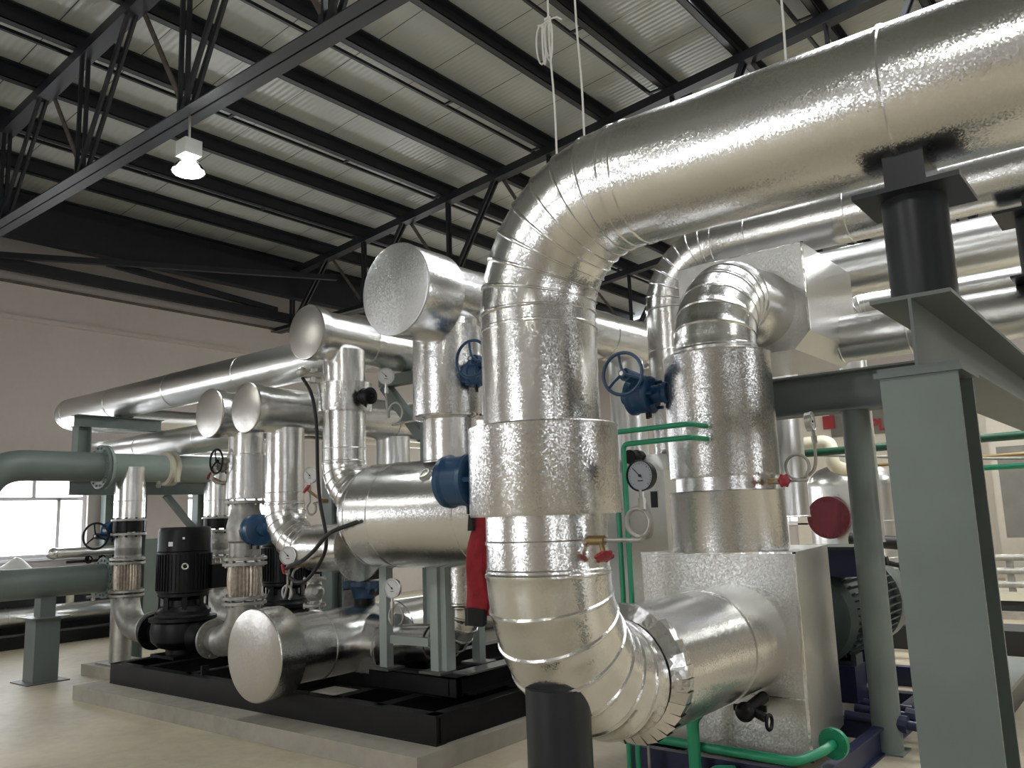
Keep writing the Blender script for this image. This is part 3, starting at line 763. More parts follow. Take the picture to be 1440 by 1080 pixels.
def flex(x, y, za, zb, r):
    m = MB(); n = 28*4; vs = []; rows = 8
    fs = []
    for j in range(rows+1):
        q = j/rows
        for i in range(n):
            g = 2*PI*i/n; rr = r*(1+.05*math.sin(28*g))*(1-.05*math.sin(PI*q)*-1)
            vs.append((x+rr*math.cos(g), y+rr*math.sin(g), za+(zb-za)*q))
    for j in range(rows):
        for i in range(n): fs.append((j*n+i, j*n+(i+1) % n, (j+1)*n+(i+1) % n, (j+1)*n+i))
    return m.add(vs, fs)
def suction(y, label, ztop=2.32):
    x = -9.55
    t = thing('suction_riser', label, 'pipe', (x, y, .05), 'pump suction risers')
    part('clad_pipe', MB().run((x, y, 1.72), (x, y, ztop), .1665, (.2,), 44), 'foil', t)
    v = MB().cyl((x, y, 1.58), (x, y, 1.70), .175)
    for i in range(10):
        g = 2*PI*i/10; v.cyl((x+.17*math.cos(g), y+.17*math.sin(g), 1.52), (x+.17*math.cos(g), y+.17*math.sin(g), 1.74), .014, n=6)
    part('butterfly_valve', v, 'black', t)
    part('flange', MB().flange((x, y, 1.715), Z, .19, .024, 10).flange((x, y, 1.555), Z, .19, .03, 10), 'flange', t)
    part('spool', MB().cyl((x, y, 1.32), (x, y, 1.54), .142).cyl((x, y, 1.27), (x, y, 1.40), .142), 'flange', t)
    part('flange', MB().flange((x, y, 1.275), Z, .19, .028, 10).flange((x, y, 1.23), Z, .19, .028, 10), 'flange', t)
    part('flexible_joint', flex(x, y, .93, 1.22, .135), 'copper', t, 'ribbed braided metal joint')
    part('flange', MB().flange((x, y, .915), Z, .19, .028, 10).flange((x, y, .87), Z, .19, .028, 10), 'flange', t)
    part('elbow', MB().elbow((x, y, .52), -Z, X, .33, .145, 14, 40, .0), 'flange', t)
    part('reducer', MB().rev((x+.33, y, .52), X, [(0, .145), (.20, .12), (.23, .12)], 36).flange((x+.57, y, .52), X, .185, .03, 12, .013), 'flange', t)
    part('foot_post', MB().cyl((x-.06, y-.02, .13), (x-.06, y-.02, .84), .115), 'steel', t)
    part('foot_plate', MB().box(x-.26, x+.16, y-.2, y+.2, .12, .135), 'flange', t)
    solo('concrete_block', MB().box(x-.42, x+.25, y-.28, y+.3, 0, .12), 'pad', 'small rough concrete block under the %s suction riser' % ('front' if y < 5.5 else 'rear'), 'block')
suction(4.86, 'silver suction riser with a braided joint and a bend into the front black pump')
suction(6.0, 'silver suction riser of the rear pump, seen between the motor and the discharge riser')

def discharge(y, label, px=-7.05):
    x = px
    t = thing('discharge_riser', label, 'pipe', (x, y, .4), 'pump discharge risers')
    part('clad_pipe', MB().run((x, y, 2.27), (x, y, 2.50), .168, (), 44), 'foil', t)
    part('valve_jacket', MB().rev((x, y, 2.03), Z, [(0, .15), (0, .182), (.245, .182), (.25, .15)], 44, False), 'foil_jacket', t)
    part('valve_jacket', MB().rev((x, y, 1.86), Z, [(0, .14), (0, .188), (.17, .184), (.175, .15)], 44, False), 'foil_jacket', t)
    part('flange', MB().flange((x, y, 1.825), Z, .195, .03, 10), 'flange', t)
    part('check_valve', MB().rev((x, y, 1.30), Z, [(0, .145), (.14, .145), (.16, .165), (.30, .175), (.40, .15), (.47, .13), (.52, .135)], 40), 'flange', t, 'bulging cast check valve')
    part('flange', MB().flange((x, y, 1.295), Z, .205, .03, 10).flange((x, y, 1.245), Z, .205, .03, 10), 'flange', t)
    part('flexible_joint', flex(x, y, .95, 1.235, .145), 'copper', t, 'ribbed braided metal joint')
    part('flange', MB().flange((x, y, .935), Z, .205, .03, 10).flange((x, y, .885), Z, .205, .03, 10), 'flange', t)
    part('elbow', MB().elbow((x, y, .52), -Z, -X, .35, .15, 14, 40, .0), 'flange', t)
    part('reducer', MB().rev((x-.33, y, .52), -X, [(0, .15), (.08, .12), (.2, .115)], 32).flange((x-.51, y, .52), X, .185, .03, 12, .013), 'flange', t)
    return t
discharge(4.73, 'silver discharge riser with a cast check valve, hanging from the leftmost capped header')
discharge(6.0, 'silver discharge riser of the rear pump, hidden behind the front risers')

# --- header pipes with flat end caps
def header(label, x, z, r, y0, y1, rc=None, lc=.3, dz=0, seams=()):
    rc = rc or r+.006
    t = thing('header_pipe', label, 'pipe', (x, y0, z-rc), 'capped header pipes')
    part('pipe_run', MB().run((x, y0+.02, z+dz), (x, y1, z+dz), r, seams or (.6, 1.6), 56), 'foil', t)
    part('collar', MB().rev((x, y0, z), Y, [(0, rc-.002), (.004, rc), (lc, rc), (lc+.004, rc-.03)], 56, False), 'foil', t)
    part('end_cap', MB().rev((x, y0-.004, z), Y, [(0, 0), (0, rc-.012), (.003, rc-.002), (.012, rc+.003), (.018, rc-.002)], 56, False), 'foil_quilt' if rc > .3 else 'foil_cap', t, 'flat foil end cap')
    return t
h1 = header('foil-clad header with the largest and highest round end cap, left of the main riser', -4.05, 3.175, .222, 3.87, 7.3, .325, .36, .065, (.8, 1.7, 2.6))
part('ruffled_collar', MB().ruffle((-4.05, 7.12, 3.24), Y, .222, .245, .12, 30), 'foil_rough', h1)
part('drop_pipe', MB().run((-4.06, 6.95, .325), (-4.06, 6.95, 3.06), .17), 'foil_far', h1)
header('foil-clad header with the second highest end cap, under the dark roof bracing', -5.33, 3.12, .20, 4.11, 7.0, .222, .1)
h3 = header('foil-clad header with the lower right of the two twin end caps', -6.07, 2.585, .198, 4.06, 7.4, .212, .1)
part('drop_pipe', MB().run((-6.07, 5.75, 1.2), (-6.07, 5.75, 2.42), .165), 'foil_far', h3)
part('drop_pipe', MB().run((-6.07, 6.45, 1.2), (-6.07, 6.45, 2.42), .165), 'foil_far', h3)
header('foil-clad header with the left of the two twin end caps', -7.08, 2.665, .215, 4.34, 7.6, .232, .1)

# riser of the biggest header, with its valve jacket
t = thing('insulated_pipe', 'foil-clad riser joining the highest header to the drum, with one wide jacket', 'pipe', (-4.10, 4.45, 2.0))
part('pipe_run', MB().run((-4.10, 4.45, 2.0), (-4.10, 4.45, 2.36), .195, (), 48), 'foil', t)
part('valve_jacket', MB().rev((-4.11, 4.45, 2.335), Z, [(0, .18), (0, .255), (.012, .258), (.655, .252), (.66, .18)], 56, False), 'foil_jacket', t)
part('neck', MB().run((-4.10, 4.45, 2.98), (-4.08, 4.45, 3.08), .21, (), 48), 'foil_rough', t)
part('ruffled_collar', MB().ruffle((-4.11, 4.45, 2.31), Z, .20, .258, .03, 30), 'foil_rough', t)
gear_operator((-3.79, 4.38, 2.60), X, (-3.60, 4.14, 2.655), (.1, -1, .03), .125, 'blue hand wheel valve gear on the tall jacket under the highest header', scale=.8)
# riser of the second header
t = thing('insulated_pipe', 'foil-clad riser with a short jacket, bending from the second highest header into the drum end', 'pipe', (-5.28, 4.46, 1.6))
part('pipe_run', MB().run((-5.28, 4.46, 2.08), (-5.28, 4.46, 3.0), .172, (.1,), 48), 'foil', t)
part('valve_jacket', MB().rev((-5.28, 4.46, 2.49), Z, [(0, .16), (0, .225), (.01, .227), (.235, .224), (.24, .16)], 52, False), 'foil_jacket', t)
part('elbow', MB().elbow((-5.28, 4.46, 1.77), -Z, X, .31, .175, 7, 48), 'foil', t)
gear_operator((-4.99, 4.42, 2.585), X, None, None, .1, 'small black valve gear on the short jacket of the second header riser', 'black', None, .55, False)
# riser of the third header
t = thing('insulated_pipe', 'foil-clad riser from the twin header at right, bending low into the drum end', 'pipe', (-6.07, 4.46, 1.2))
part('pipe_run', MB().run((-6.07, 4.46, 1.78), (-6.07, 4.46, 2.43), .163, (.08,), 48), 'foil', t)
part('elbow', MB().elbow((-6.07, 4.46, 1.40), -Z, X, .38, .168, 7, 48), 'foil', t)
part('outlet_run', MB().rev((-5.72, 4.46, 1.40), X, [(0, .17), (.10, .192), (.62, .19)], 48, False), 'foil', t)
part('ruffled_collar', MB().ruffle((-5.10, 4.46, 1.40), -X, .262, .19, .06, 26), 'foil_rough', t, 'ruffled foil collar')

# drum (insulated heat exchanger)
t = thing('insulated_drum', 'fat horizontal foil-clad drum on a grey frame, left of the main riser', 'heat exchanger', (-4.1, 4.5, 1.24))
part('shell', MB().run((-4.9, 4.5, 1.645), (-3.05, 4.5, 1.645), .392, (.25, 1.1), 64), 'foil', t)
part('end_dish', MB().rev((-4.88, 4.5, 1.645), -X, [(0, .392), (.06, .385), (.12, .355), (.16, .30), (.185, .2), (.19, 0)], 64, False), 'foil', t)
bd = V((-4.12, 4.5, 1.645)); nrm = V((0, -.74, .67))
part('badge', MB().rev(bd+nrm*.392, nrm, [(0, .05), (.012, .05), (.016, .04), (.016, 0)], 24).tor(bd+nrm*.41, nrm, .035, .006, 20, 6), 'steel', t, 'small round metal badge')
t = thing('drum_stand', 'grey steel stand of square legs carrying the horizontal drum', 'stand', (-4.7, 4.72, .47))
for x, y in ((-4.98, 4.62), (-4.49, 4.68), (-4.98, 5.15), (-4.49, 5.15)):
    lg = MB().box(x-.04, x+.04, y-.035, y+.035, .485, 1.30)
    if y == 4.68: lg.box(x+.03, x+.09, y+.0, y+.10, .485, 1.30)
    part('leg', lg, 'frame_grey', t)
    part('foot_plate', MB().box(x-.11, x+.11, y-.09, y+.09, .47, .485), 'skid_top', t)
part('cross_bar', MB().box(-4.94, -4.53, 4.62, 4.66, .66, .72), 'frame_grey', t)
part('saddle', MB().box(-5.02, -4.42, 4.6, 4.72, 1.24, 1.30), 'frame_grey', t)
t = thing('sub_frame', 'low black steel sub-frame on the skid, under the feet of the drum stand', 'base frame', (-4.7, 5.4, .32))
part('front_beam', MB().ibeam((-5.14, 4.65, .395), (-4.22, 4.65, .395), .15, .14, .012, .01).box(-5.14, -4.22, 4.58, 4.59, .325, .465), 'skid', t)
part('side_beam', MB().ibeam((-4.29, 4.58, .395), (-4.29, 6.7, .395), .15, .14, .012, .01), 'skid', t)
part('top_plate', MB().box(-4.36, -4.20, 4.70, 6.7, .47, .482), 'skid_top', t, 'worn grey top plate')
part('side_beam', MB().ibeam((-5.08, 4.7, .395), (-5.08, 6.7, .395), .15, .12, .012, .01), 'skid', t)

# low header and its branch
t = thing('header_pipe', 'foil-clad header with the lowest and largest-looking flat end cap, close above the skid front', 'pipe', (-5.65, 3.88, .27), 'capped header pipes')
part('collar', MB().rev((-5.65, 3.88, .625), Y, [(0, .343), (.004, .346), (.225, .346), (.24, .29), (.245, .25)], 56, False), 'foil', t)
part('end_cap', MB().rev((-5.65, 3.876, .625), Y, [(0, 0), (0, .332), (.003, .341), (.012, .348), (.018, .34)], 56, False), 'foil_cap', t, 'flat foil end cap')
part('pipe_run', MB().run((-5.65, 4.12, .625), (-5.65, 6.9, .625), .27, (.35, 1.2), 56), 'foil', t)
part('branch', MB().run((-5.60, 4.95, .585), (-5.26, 4.95, .585), .247, (.12,), 52), 'foil', t)
part('ruffled_collar', MB().ruffle((-5.22, 4.95, .585), -X, .25, .245, .05, 26), 'foil_rough', t)
t = thing('insulated_pipe', 'foil-clad bend under the drum, framed by the legs of its stand', 'pipe', (-4.5, 4.62, .45))
part('drop_pipe', MB().run((-4.42, 4.9, .95), (-4.42, 4.9, 1.32), .165, (), 44), 'foil_jacket', t)
part('elbow', MB().elbow((-4.42, 4.9, .64), -Z, -X, .30, .135, 7, 44), 'foil', t)
part('outlet_run', MB().run((-4.72, 4.9, .64), (-5.24, 4.93, .60), .14, (), 44), 'foil', t)

# actuator sitting on the low header
t = thing('valve_actuator', 'blue valve actuator with a black cable, sitting on top of the low capped header', 'actuator', (-5.66, 5.0, .89))
part('body', MB().rev((-5.66, 5.0, .93), Z, [(0, .07), (.02, .10), (.10, .12), (.12, .14), (.16, .14), (.17, .0)], 30).box(-5.86, -5.5, 4.92, 5.08, 1.03, 1.09), 'blue', t)
part('neck', MB().cyl((-5.66, 5.0, .87), (-5.66, 5.0, .95), .09), 'black', t)
part('cable', MB().sweep(arc_pts([(-5.52, 4.95, 1.0), (-5.38, 4.9, .98), (-5.33, 4.9, 1.15), (-5.25, 5.0, 1.25)], .08), .016, 8), 'rubber', t)
part('top_box', MB().box(-5.78, -5.48, 4.9, 5.1, 1.11, 1.20), 'black', t)

# wheel valves on the left risers
gear_operator((-9.80, 4.82, 1.60), (-1, -.1, 0), (-9.69, 4.55, 1.545), (.6, -.8, .05), .145, 'blue valve gear with a black hand wheel on the front suction riser', 'blue', 'black', .85)
gear_operator((-7.26, 4.66, 2.20), (-1, -.15, 0), (-7.17, 4.48, 2.22), (-.05, -1, 0), .115, 'grey valve gear with a thin black hand wheel, left of the discharge riser jacket', 'flange', 'black', .6)
gear_operator((-6.80, 4.66, 1.56), (1, -.25, 0), None, None, .1, 'blue round cover bolted to the cast check valve of the discharge riser', 'blue', None, 1.15, False)

# pressure gauges of the skid
gauge((-5.55, 4.265, 1.28), -Y, [(-5.56, 4.17, 1.24), (-5.60, 4.17, 1.02)]+loop((-5.62, 4.17, 1.07), X, Z, .052, -90, 240, (0, -.02, 0))[1:]+[(-5.60, 4.15, 1.13), (-5.60, 4.15, 1.26)],
      (.35, -1, 0), 'pressure gauge with a red cock hanging before the low bend of the third riser', .075, False, (-5.60, 4.12, 1.255))
gauge((-5.45, 4.42, 1.78), -Y, [(-5.50, 4.32, 1.76)]+loop((-5.50, 4.31, 1.72), X, Z, .05, 60, -260, (0, -.02, 0))[1:]+[(-5.52, 4.3, 1.86), (-5.52, 4.3, 1.90)],
      (.35, -1, 0), 'pressure gauge with a red cock between the two foil-clad risers, beside the black hose', .068, False, (-5.50, 4.26, 1.87))
gauge((-4.30, 4.40, 2.34), -X, [(-4.55, 4.40, 2.33), (-4.68, 4.42, 2.33)]+loop((-4.68, 4.45, 2.42), X, Z, .085, -90, 200, (0, .02, 0))[1:]+[(-4.78, 4.46, 2.52), (-4.78, 4.46, 2.64)],
      (.75, -.6, 0), 'pressure gauge with a coiled tube, hanging left of the tall riser jacket', .068, False)
gauge((-4.55, 4.78, .80), -X, [(-4.66, 4.55, .82), (-4.72, 4.5, .82)]+loop((-4.73, 4.5, .89), X, Z, .07, -80, 250, (0, -.02, 0))[1:]+[(-4.75, 4.47, .88), (-4.75, 4.47, 1.0)],
      (.2, -1, 0), 'pressure gauge low on the grey drum stand, with a coiled tube under it', .075, False)
gauge((-7.22, 4.62, 2.02), -X, [(-7.32, 4.56, 2.02), (-7.34, 4.54, 2.10)], (-.4, -.9, .1), 'small dark gauge with a red cock at the left of the discharge riser jacket', .05, False, (-7.36, 4.54, 2.09))

# black hoses and the tap they hang from
t = thing('bleed_tap', 'small steel bleed tap at the top of the second header riser', 'tap', (-5.42, 4.3, 2.76))
part('tap_body', MB().sweep([(-5.40, 4.32, 2.80), (-5.47, 4.25, 2.81), (-5.50, 4.2, 2.80)], .028, 10).cyl((-5.45, 4.28, 2.74), (-5.45, 4.28, 2.86), .03, n=10), 'steel', t)
part('knob', MB().sph((-5.50, 4.2, 2.83), .042), 'steel', t)
def smooth(pts, n=6):
    p = [V(q) for q in pts]; p = [2*p[0]-p[1]]+p+[2*p[-1]-p[-2]]; out = []
    for i in range(1, len(p)-2):
        for k in range(n):
            s = k/n; a, b, c, d = p[i-1:i+3]
            out.append(.5*((2*b)+(c-a)*s+(2*a-5*b+4*c-d)*s*s+(3*b-a-3*c+d)*s**3))
    out.append(p[-2]); return out
solo('black_hose', MB().sweep(smooth([(-5.49, 4.2, 2.78), (-5.37, 4.2, 2.62), (-5.31, 4.2, 2.36), (-5.27, 4.18, 2.0), (-5.20, 4.15, 1.75), (-5.13, 4.15, 1.50), (-5.16, 4.15, 1.36), (-5.33, 4.15, 1.19), (-5.47, 4.15, 1.15), (-5.60, 4.16, 1.19)]), .0145, 10), 'rubber', 'long black hose hanging from the bleed tap down past the second header riser', 'hose')
solo('black_hose', MB().sweep(smooth([(-5.57, 4.12, 1.26), (-5.46, 4.06, 1.28), (-5.30, 4.05, 1.32), (-5.16, 4.05, 1.39), (-5.0, 4.04, 1.50), (-4.88, 4.03, 1.545), (-4.70, 4.09, 1.60)]), .016, 10), 'rubber', 'short black hose crossing from the red-cock gauge to the drum end', 'hose')

# red jacket sleeve hanging against the drum
def garment():
    t = thing('jacket', 'red work jacket with black cuff, hanging against the drum beside the main riser', 'jacket', (-3.46, 4.02, .94))
    def tube(rows, n=28, ph=0):
        m = MB(); vs = []; fs = []
        for (z, cx, hw, cy, hd) in rows:
            for i in range(n):
                g = 2*PI*i/n; k = 1+.07*math.sin(5*g+z*9+ph)+.04*math.sin(9*g-z*14)
                vs.append((cx+hw*k*math.cos(g), cy+hd*k*math.sin(g), z+.006*math.sin(3*g)))
        for j in range(len(rows)-1):
            for i in range(n): fs.append((j*n+i, j*n+(i+1) % n, (j+1)*n+(i+1) % n, (j+1)*n+i))
        fs += [tuple(range(n)), tuple(range((len(rows)-1)*n, len(rows)*n))]
        return m.add(vs, fs)
    L = lambda a, b, q: a+(b-a)*q
    rows = [(L(1.70, 1.04, q), L(-3.44, -3.50, q), L(.05, .082, min(1, q*1.5)), 4.0+.02*math.sin(q*9), L(.04, .055, q)) for q in [i/16 for i in range(17)]]
    part('sleeve', tube(rows), 'redcloth', t)
    part('cuff', tube([(L(1.05, .945, q), L(-3.50, -3.505, q), L(.084, .075, q), 4.0, .05) for q in (0, .25, .5, .75, 1)], 28, 1), 'blackcloth', t, 'black cuff')
    part('body_panel', tube([(L(1.70, 1.0, q), L(-3.37, -3.40, q), L(.03, .055, q), 4.04, .03) for q in [i/12 for i in range(13)]], 24, 2), 'redcloth', t)
    part('lining', tube([(L(1.66, 1.04, q), L(-3.335, -3.335, q), L(.02, .075, q), 4.065, .025) for q in [i/10 for i in range(11)]], 20, 3), 'blackcloth', t, 'black lining')
    part('arm_badge', MB().prism([(-3.515, 3.955, 1.52), (-3.465, 3.945, 1.52), (-3.46, 3.94, 1.62), (-3.50, 3.95, 1.62)], (0, .02, 0)), 'blackcloth', t, 'dark sleeve badge')
garment()

# --- long pipes along the left wall side
def lpipe(label, y, z, r, x0, x1, yb):
    t = thing('insulated_pipe', label, 'pipe', (x0, y, z-r))
    part('pipe_run', MB().run((x0+.42, y, z), (x1, y, z), r, (1.2, 2.6, 4.0), 48), 'foil_far', t)
    part('elbow', MB().elbow((x0, y, z), -Y, X, .42, r, 7, 48), 'foil_far', t)
    part('rear_run', MB().run((x0, yb, z), (x0, y+.42, z), r, (), 44), 'foil_far', t)
lpipe('upper long foil-clad pipe running left from the second highest header to the wall', 5.1, 3.20, .20, -12.05, -5.36, 9)
lpipe('lower long foil-clad pipe running left from the twin capped headers', 5.55, 2.67, .17, -12.2, -7.15, 9)
t = thing('pipe_stand', 'grey-green steel stand with a short top beam under the upper long pipe at left', 'pipe stand', (-10.3, 5.5, 0))
part('top_beam', MB().ibeam((-10.3, 4.52, 2.925), (-10.3, 5.62, 2.925), .15, .15, .012, .01), 'grey_green', t)
part('upper_post', MB().ibeam((-10.3, 4.62, 2.24), (-10.3, 4.62, 2.85), .16, .16, .012, .01, (0, 1, 0)), 'grey_green', t)
part('lower_beam', MB().ibeam((-10.3, 4.5, 2.13), (-10.3, 7.0, 2.13), .19, .15, .012, .01), 'grey_green', t)
part('post', MB().ibeam((-10.3, 5.36, 0), (-10.3, 5.36, 2.04), .14, .14, .012, .01, (0, 1, 0)), 'grey_green', t)
part('post', MB().ibeam((-10.3, 6.2, 0), (-10.3, 6.2, 2.04), .14, .14, .012, .01, (0, 1, 0)), 'grey_green', t)
part('knee_brace', MB().bar((-10.3, 5.72, 2.03), (-10.3, 6.15, 1.55), .09, .07), 'grey_green', t)
part('pipe_shoe', MB().box(-10.36, -10.2, 5.02, 5.2, 3.0, 3.04), 'stub', t)

solo('wall_post', MB().ibeam((-13.85, 6.69, 0), (-13.85, 6.69, 2.35), .17, .17, .012, .01, (0, 1, 0)), 'grey_green', 'grey-green steel post against the left wall, just right of the window', 'post')
t = thing('pipe_bracket', 'dark green triangular steel bracket under the second highest header', 'bracket', (-5.2, 5.2, 2.3))
part('arm', MB().bar((-5.62, 5.2, 2.86), (-5.0, 5.2, 2.86), .10, .10), 'grey_green', t)
part('strut', MB().bar((-5.58, 5.2, 2.82), (-5.10, 5.2, 2.30), .09, .09), 'grey_green', t)
part('post', MB().bar((-5.05, 5.2, .32), (-5.05, 5.2, 2.9), .10, .10), 'grey_green', t)
solo('frame_post', MB().ibeam((-6.82, 5.6, .32), (-6.82, 5.6, 2.44), .15, .15, .012, .01, (0, 1, 0)), 'grey_green', 'grey-green frame post behind the two foil-clad risers, standing on the skid', 'post')
vb = MB().cyl((-5.99, 4.72, .32), (-5.99, 4.72, 1.16), .045, n=14).flange((-5.99, 4.72, 1.12), Z, .10, .025, 6, .009, 24).flange((-5.99, 4.72, .90), Z, .10, .025, 6, .009, 24).sph((-5.99, 4.72, 1.01), .085).cyl((-5.99, 4.72, 1.01), (-5.86, 4.62, 1.03), .03, n=10)
solo('steel_valve', vb, 'flange', 'small flanged steel valve under the low bend of the third riser', 'valve')
# --- painted U-bend pipe
t = thing('painted_pipe', 'dull grey-green painted pipe with a wide U-bend at the left edge and bolted flanges', 'pipe', (-9.8, 3.4, .9))
up = [(-9.58, 4.53, 2.32), (-9.58, 3.33, 2.32), (-9.95, 3.33, 1.06), (-9.95, 4.80, 1.06)]
part('u_bend', MB().sweep(arc_pts(up, .42, 12), .165, 40), 'grey_green', t)
part('flange', MB().flange((-9.58, 4.52, 2.32), Y, .25, .035, 16, .014, 44), 'grey_green', t)
part('flange', MB().flange((-9.95, 4.79, 1.06), Y, .235, .04, 16, .014, 44), 'grey_green', t)
t = thing('painted_pipe', 'pale painted pipe bolted to the U-bend, with a cream flange, tee over the suction riser', 'pipe', (-9.58, 5.5, 2.15))
part('pipe_run', MB().cyl((-9.58, 4.57, 2.32), (-9.58, 6.6, 2.32), .165, n=44), 'pale_pipe', t)
part('flange', MB().flange((-9.58, 4.566, 2.32), Y, .25, .035, 16, .014, 44), 'pale_pipe', t)
part('clamp_ring', MB().rev((-9.58, 5.27, 2.32), Y, [(0, .17), (.01, .205), (.05, .21), (.07, .18), (.09, .21), (.13, .205), (.14, .17)], 44).box(-9.40, -9.34, 5.32, 5.36, 2.15, 2.30), 'cream', t, 'cream pipe clamp')
part('plug', MB().cyl((-9.44, 5.15, 2.14), (-9.40, 5.12, 2.10), .03, n=12), 'steel', t)
t = thing('pipe_support_post', 'dark grey-green steel post with a mid plate under the U-bend pipe at left', 'support post', (-10.0, 4.16, 0))
part('lower_post', MB().box(-10.13, -9.87, 4.03, 4.29, .012, .68), 'beam_grey', t)
part('mid_plate', MB().box(-10.2, -9.8, 3.96, 4.36, .68, .695), 'beam_grey', t)
part('upper_post', MB().box(-10.05, -9.89, 4.08, 4.24, .695, .92), 'beam_grey', t)
part('base_plate', MB().box(-10.22, -9.78, 3.94, 4.38, 0, .012), 'skid_top', t)

# --- far left background
t = thing('background_skid', 'low black equipment skid along the left wall, behind the U-bend pipe', 'skid', (-13.4, 5.6, 0))
part('base', MB().box(-13.7, -13.05, 2.0, 8.6, 0, .10).box(-13.15, -13.05, 2, 8.6, .10, .16), 'skid', t)
part('long_rail', MB().box(-13.25, -13.18, 2.0, 8.6, .16, .19), 'skid_top', t)
part('cabinet_row', MB().box(-13.75, -13.5, 2.0, 8.6, .10, .95), 'dark_kit', t)
t = thing('insulated_pipe', 'low silver pipe running above the background skid at far left', 'pipe', (-13.2, 5, .3))
part('pipe_run', MB().run((-13.25, 2.0, .42), (-13.25, 8.4, .42), .135, (1, 3, 5), 36), 'foil_far', t)
for y in (4.1, 5.9): part('drop_pipe', MB().cyl((-13.3, y, .5), (-13.3, y, 1.0), .055, n=16), 'cream', t)
solo('insulated_pipe', MB().run((-12.9, 5.45, 1.30), (-12.9, 8.6, 1.30), .075, (1,), 28).sph((-12.9, 5.45, 1.30), .09).cyl((-12.9, 6.5, 0), (-12.9, 6.5, 1.25), .04, n=12), 'foil_far', 'short silver pipe under the window, behind the black hand wheel', 'pipe')
g = MB()
for y in (5.9, 6.1, 6.3): g.cyl((-12.8, y, 1.16), (-12.8, y, 1.24), .03, n=10).tor((-12.75, y, 1.19), X, .05, .012, 16, 6)
g.cyl((-12.8, 5.6, 1.17), (-12.8, 7.4, 1.17), .02, n=8).cyl((-12.8, 7.3, 0), (-12.8, 7.3, 1.17), .02, n=8)
solo('valve_manifold', g, 'black', 'row of tiny black valves under the short silver pipe by the window', 'valves')
for i, y in enumerate((4.5, 5.45, 6.15)):
    q = MB().cyl((-13.1, y, .56), (-13.1, y, .70), .03, n=10).rev((-13.08, y, .72), (1, -.6, 0), [(0, .06), (.03, .06), (.032, .05), (.032, 0)], 20).cyl((-13.1, y-.1, .62), (-13.1, y+.12, .62), .022, n=8)
    solo('pressure_gauge', q, 'flange', ('tiny gauge on the low silver pipe, at the far left edge', 'tiny gauge on the low silver pipe, right of the post under the U-bend', 'tiny gauge on the low silver pipe, close to the suction riser')[i], 'pressure gauge', 'tiny gauges far left')
t = thing('control_cabinet', 'grey-green control cabinet standing behind the front black pump', 'cabinet', (-12.0, 6.75, 0))
part('body', MB().box(-12.4, -12.0, 6.30, 7.3, .08, 1.46), 'grey_green', t)
part('door', MB().box(-12.0, -11.98, 6.34, 7.26, .14, 1.42), 'grey_green', t)
part('plinth', MB().box(-12.38, -12.02, 6.32, 7.28, 0, .08), 'dark_kit', t)
def sheet():
    m = MB(); n = 14; vs = []; fs = []
    for i in range(n+1):
        for j in range(n+1):
            a, b = i/n, j/n; h = math.sin(PI*a)*math.sin(PI*b)
            vs.append((-13.6+.5*a, 4.5+1.1*b, .95+.22*h*(1+.3*math.sin(9*a+5*b)+.25*math.sin(13*b))))
    for i in range(n):
        for j in range(n): fs.append((i*(n+1)+j, (i+1)*(n+1)+j, (i+1)*(n+1)+j+1, i*(n+1)+j+1))
    return m.add(vs, fs).box(-13.6, -13.1, 4.5, 5.6, .94, .952)
solo('plastic_sheet', sheet(), 'label', 'heap of white plastic sheeting under the window at left', 'sheet')

# --- right background
t = thing('storage_tank', 'silver upright tank with a domed top and a maroon manhole, beyond the round post', 'tank', (-3.70, 12.54, 0))
part('shell', MB().run((-3.70, 12.54, .35), (-3.70, 12.54, 1.86), .60, (.5, 1.0), 60), 'foil_far', t)
part('dome', MB().rev((-3.70, 12.54, 1.86), Z, [(0, .605), (.06, .60), (.16, .55), (.24, .45), (.30, .30), (.33, .15), (.34, 0)], 60, False), 'foil_far', t)
mn = V((.05, -1, 0)).normalized(); mc = V((-3.87, 12.54, 1.43))
part('manhole_neck', MB().cyl(mc+mn*.5, mc+mn*.68, .24), 'maroon', t)
part('manhole_cover', MB().flange(mc+mn*.70, mn, .29, .04, 20, .016, 44), 'maroon', t)
for a in (-.4, .4): part('leg', MB().box(-3.7+a-.05, -3.7+a+.05, 12.1, 12.2, 0, .4), 'grey_green', t)
part('vent', MB().cyl((-3.7, 12.54, 2.18), (-3.7, 12.54, 2.30), .05, n=14), 'steel', t)
t = thing('sign_board', 'long grey sign board with red lettering on the back wall, behind the round post', 'sign', (-4.6, 19.9, 2.9))
part('board', MB().box(-6.2, -3.2, 19.88, 19.94, 3.16, 3.70), 'board', t)
part('red_square', MB().box(-6.36, -6.10, 19.84, 19.87, 3.36, 3.67), 'redpaint', t)
def letters(txt, x, y, z, size, mat, parent):
    cu = bpy.data.curves.new('lettering', 'FONT'); cu.body = txt; cu.size = size; cu.extrude = .008; cu.align_x = 'LEFT'
    cu.offset = .010
    o = bpy.data.objects.new('tmp', cu); COL.objects.link(o)
    dg = bpy.context.evaluated_depsgraph_get(); me = bpy.data.meshes.new_from_object(o.evaluated_get(dg))
    bpy.data.objects.remove(o)
    R = Matrix.Rotation(PI/2, 4, 'X'); me.transform(Matrix.Translation(V((x, y, z))-WL[parent.name]) @ R)
    me.materials.clear(); me.materials.append(M[mat])
    q = bpy.data.objects.new('lettering', me); link(q, parent, WL[parent.name]); q['label'] = 'red lettering'
letters('HPL', -5.60, 19.868, 3.235, .37, 'redpaint', t)
solo('white_pipe', MB().sweep(arc_pts([(-4.9, 11, 2.38), (-3.45, 11, 2.42), (-3.45, 11, 2.1), (-3.45, 11.6, 2.05)], .12), .085, 18), 'cream', 'cream white pipe running level behind the second riser gauge', 'pipe')
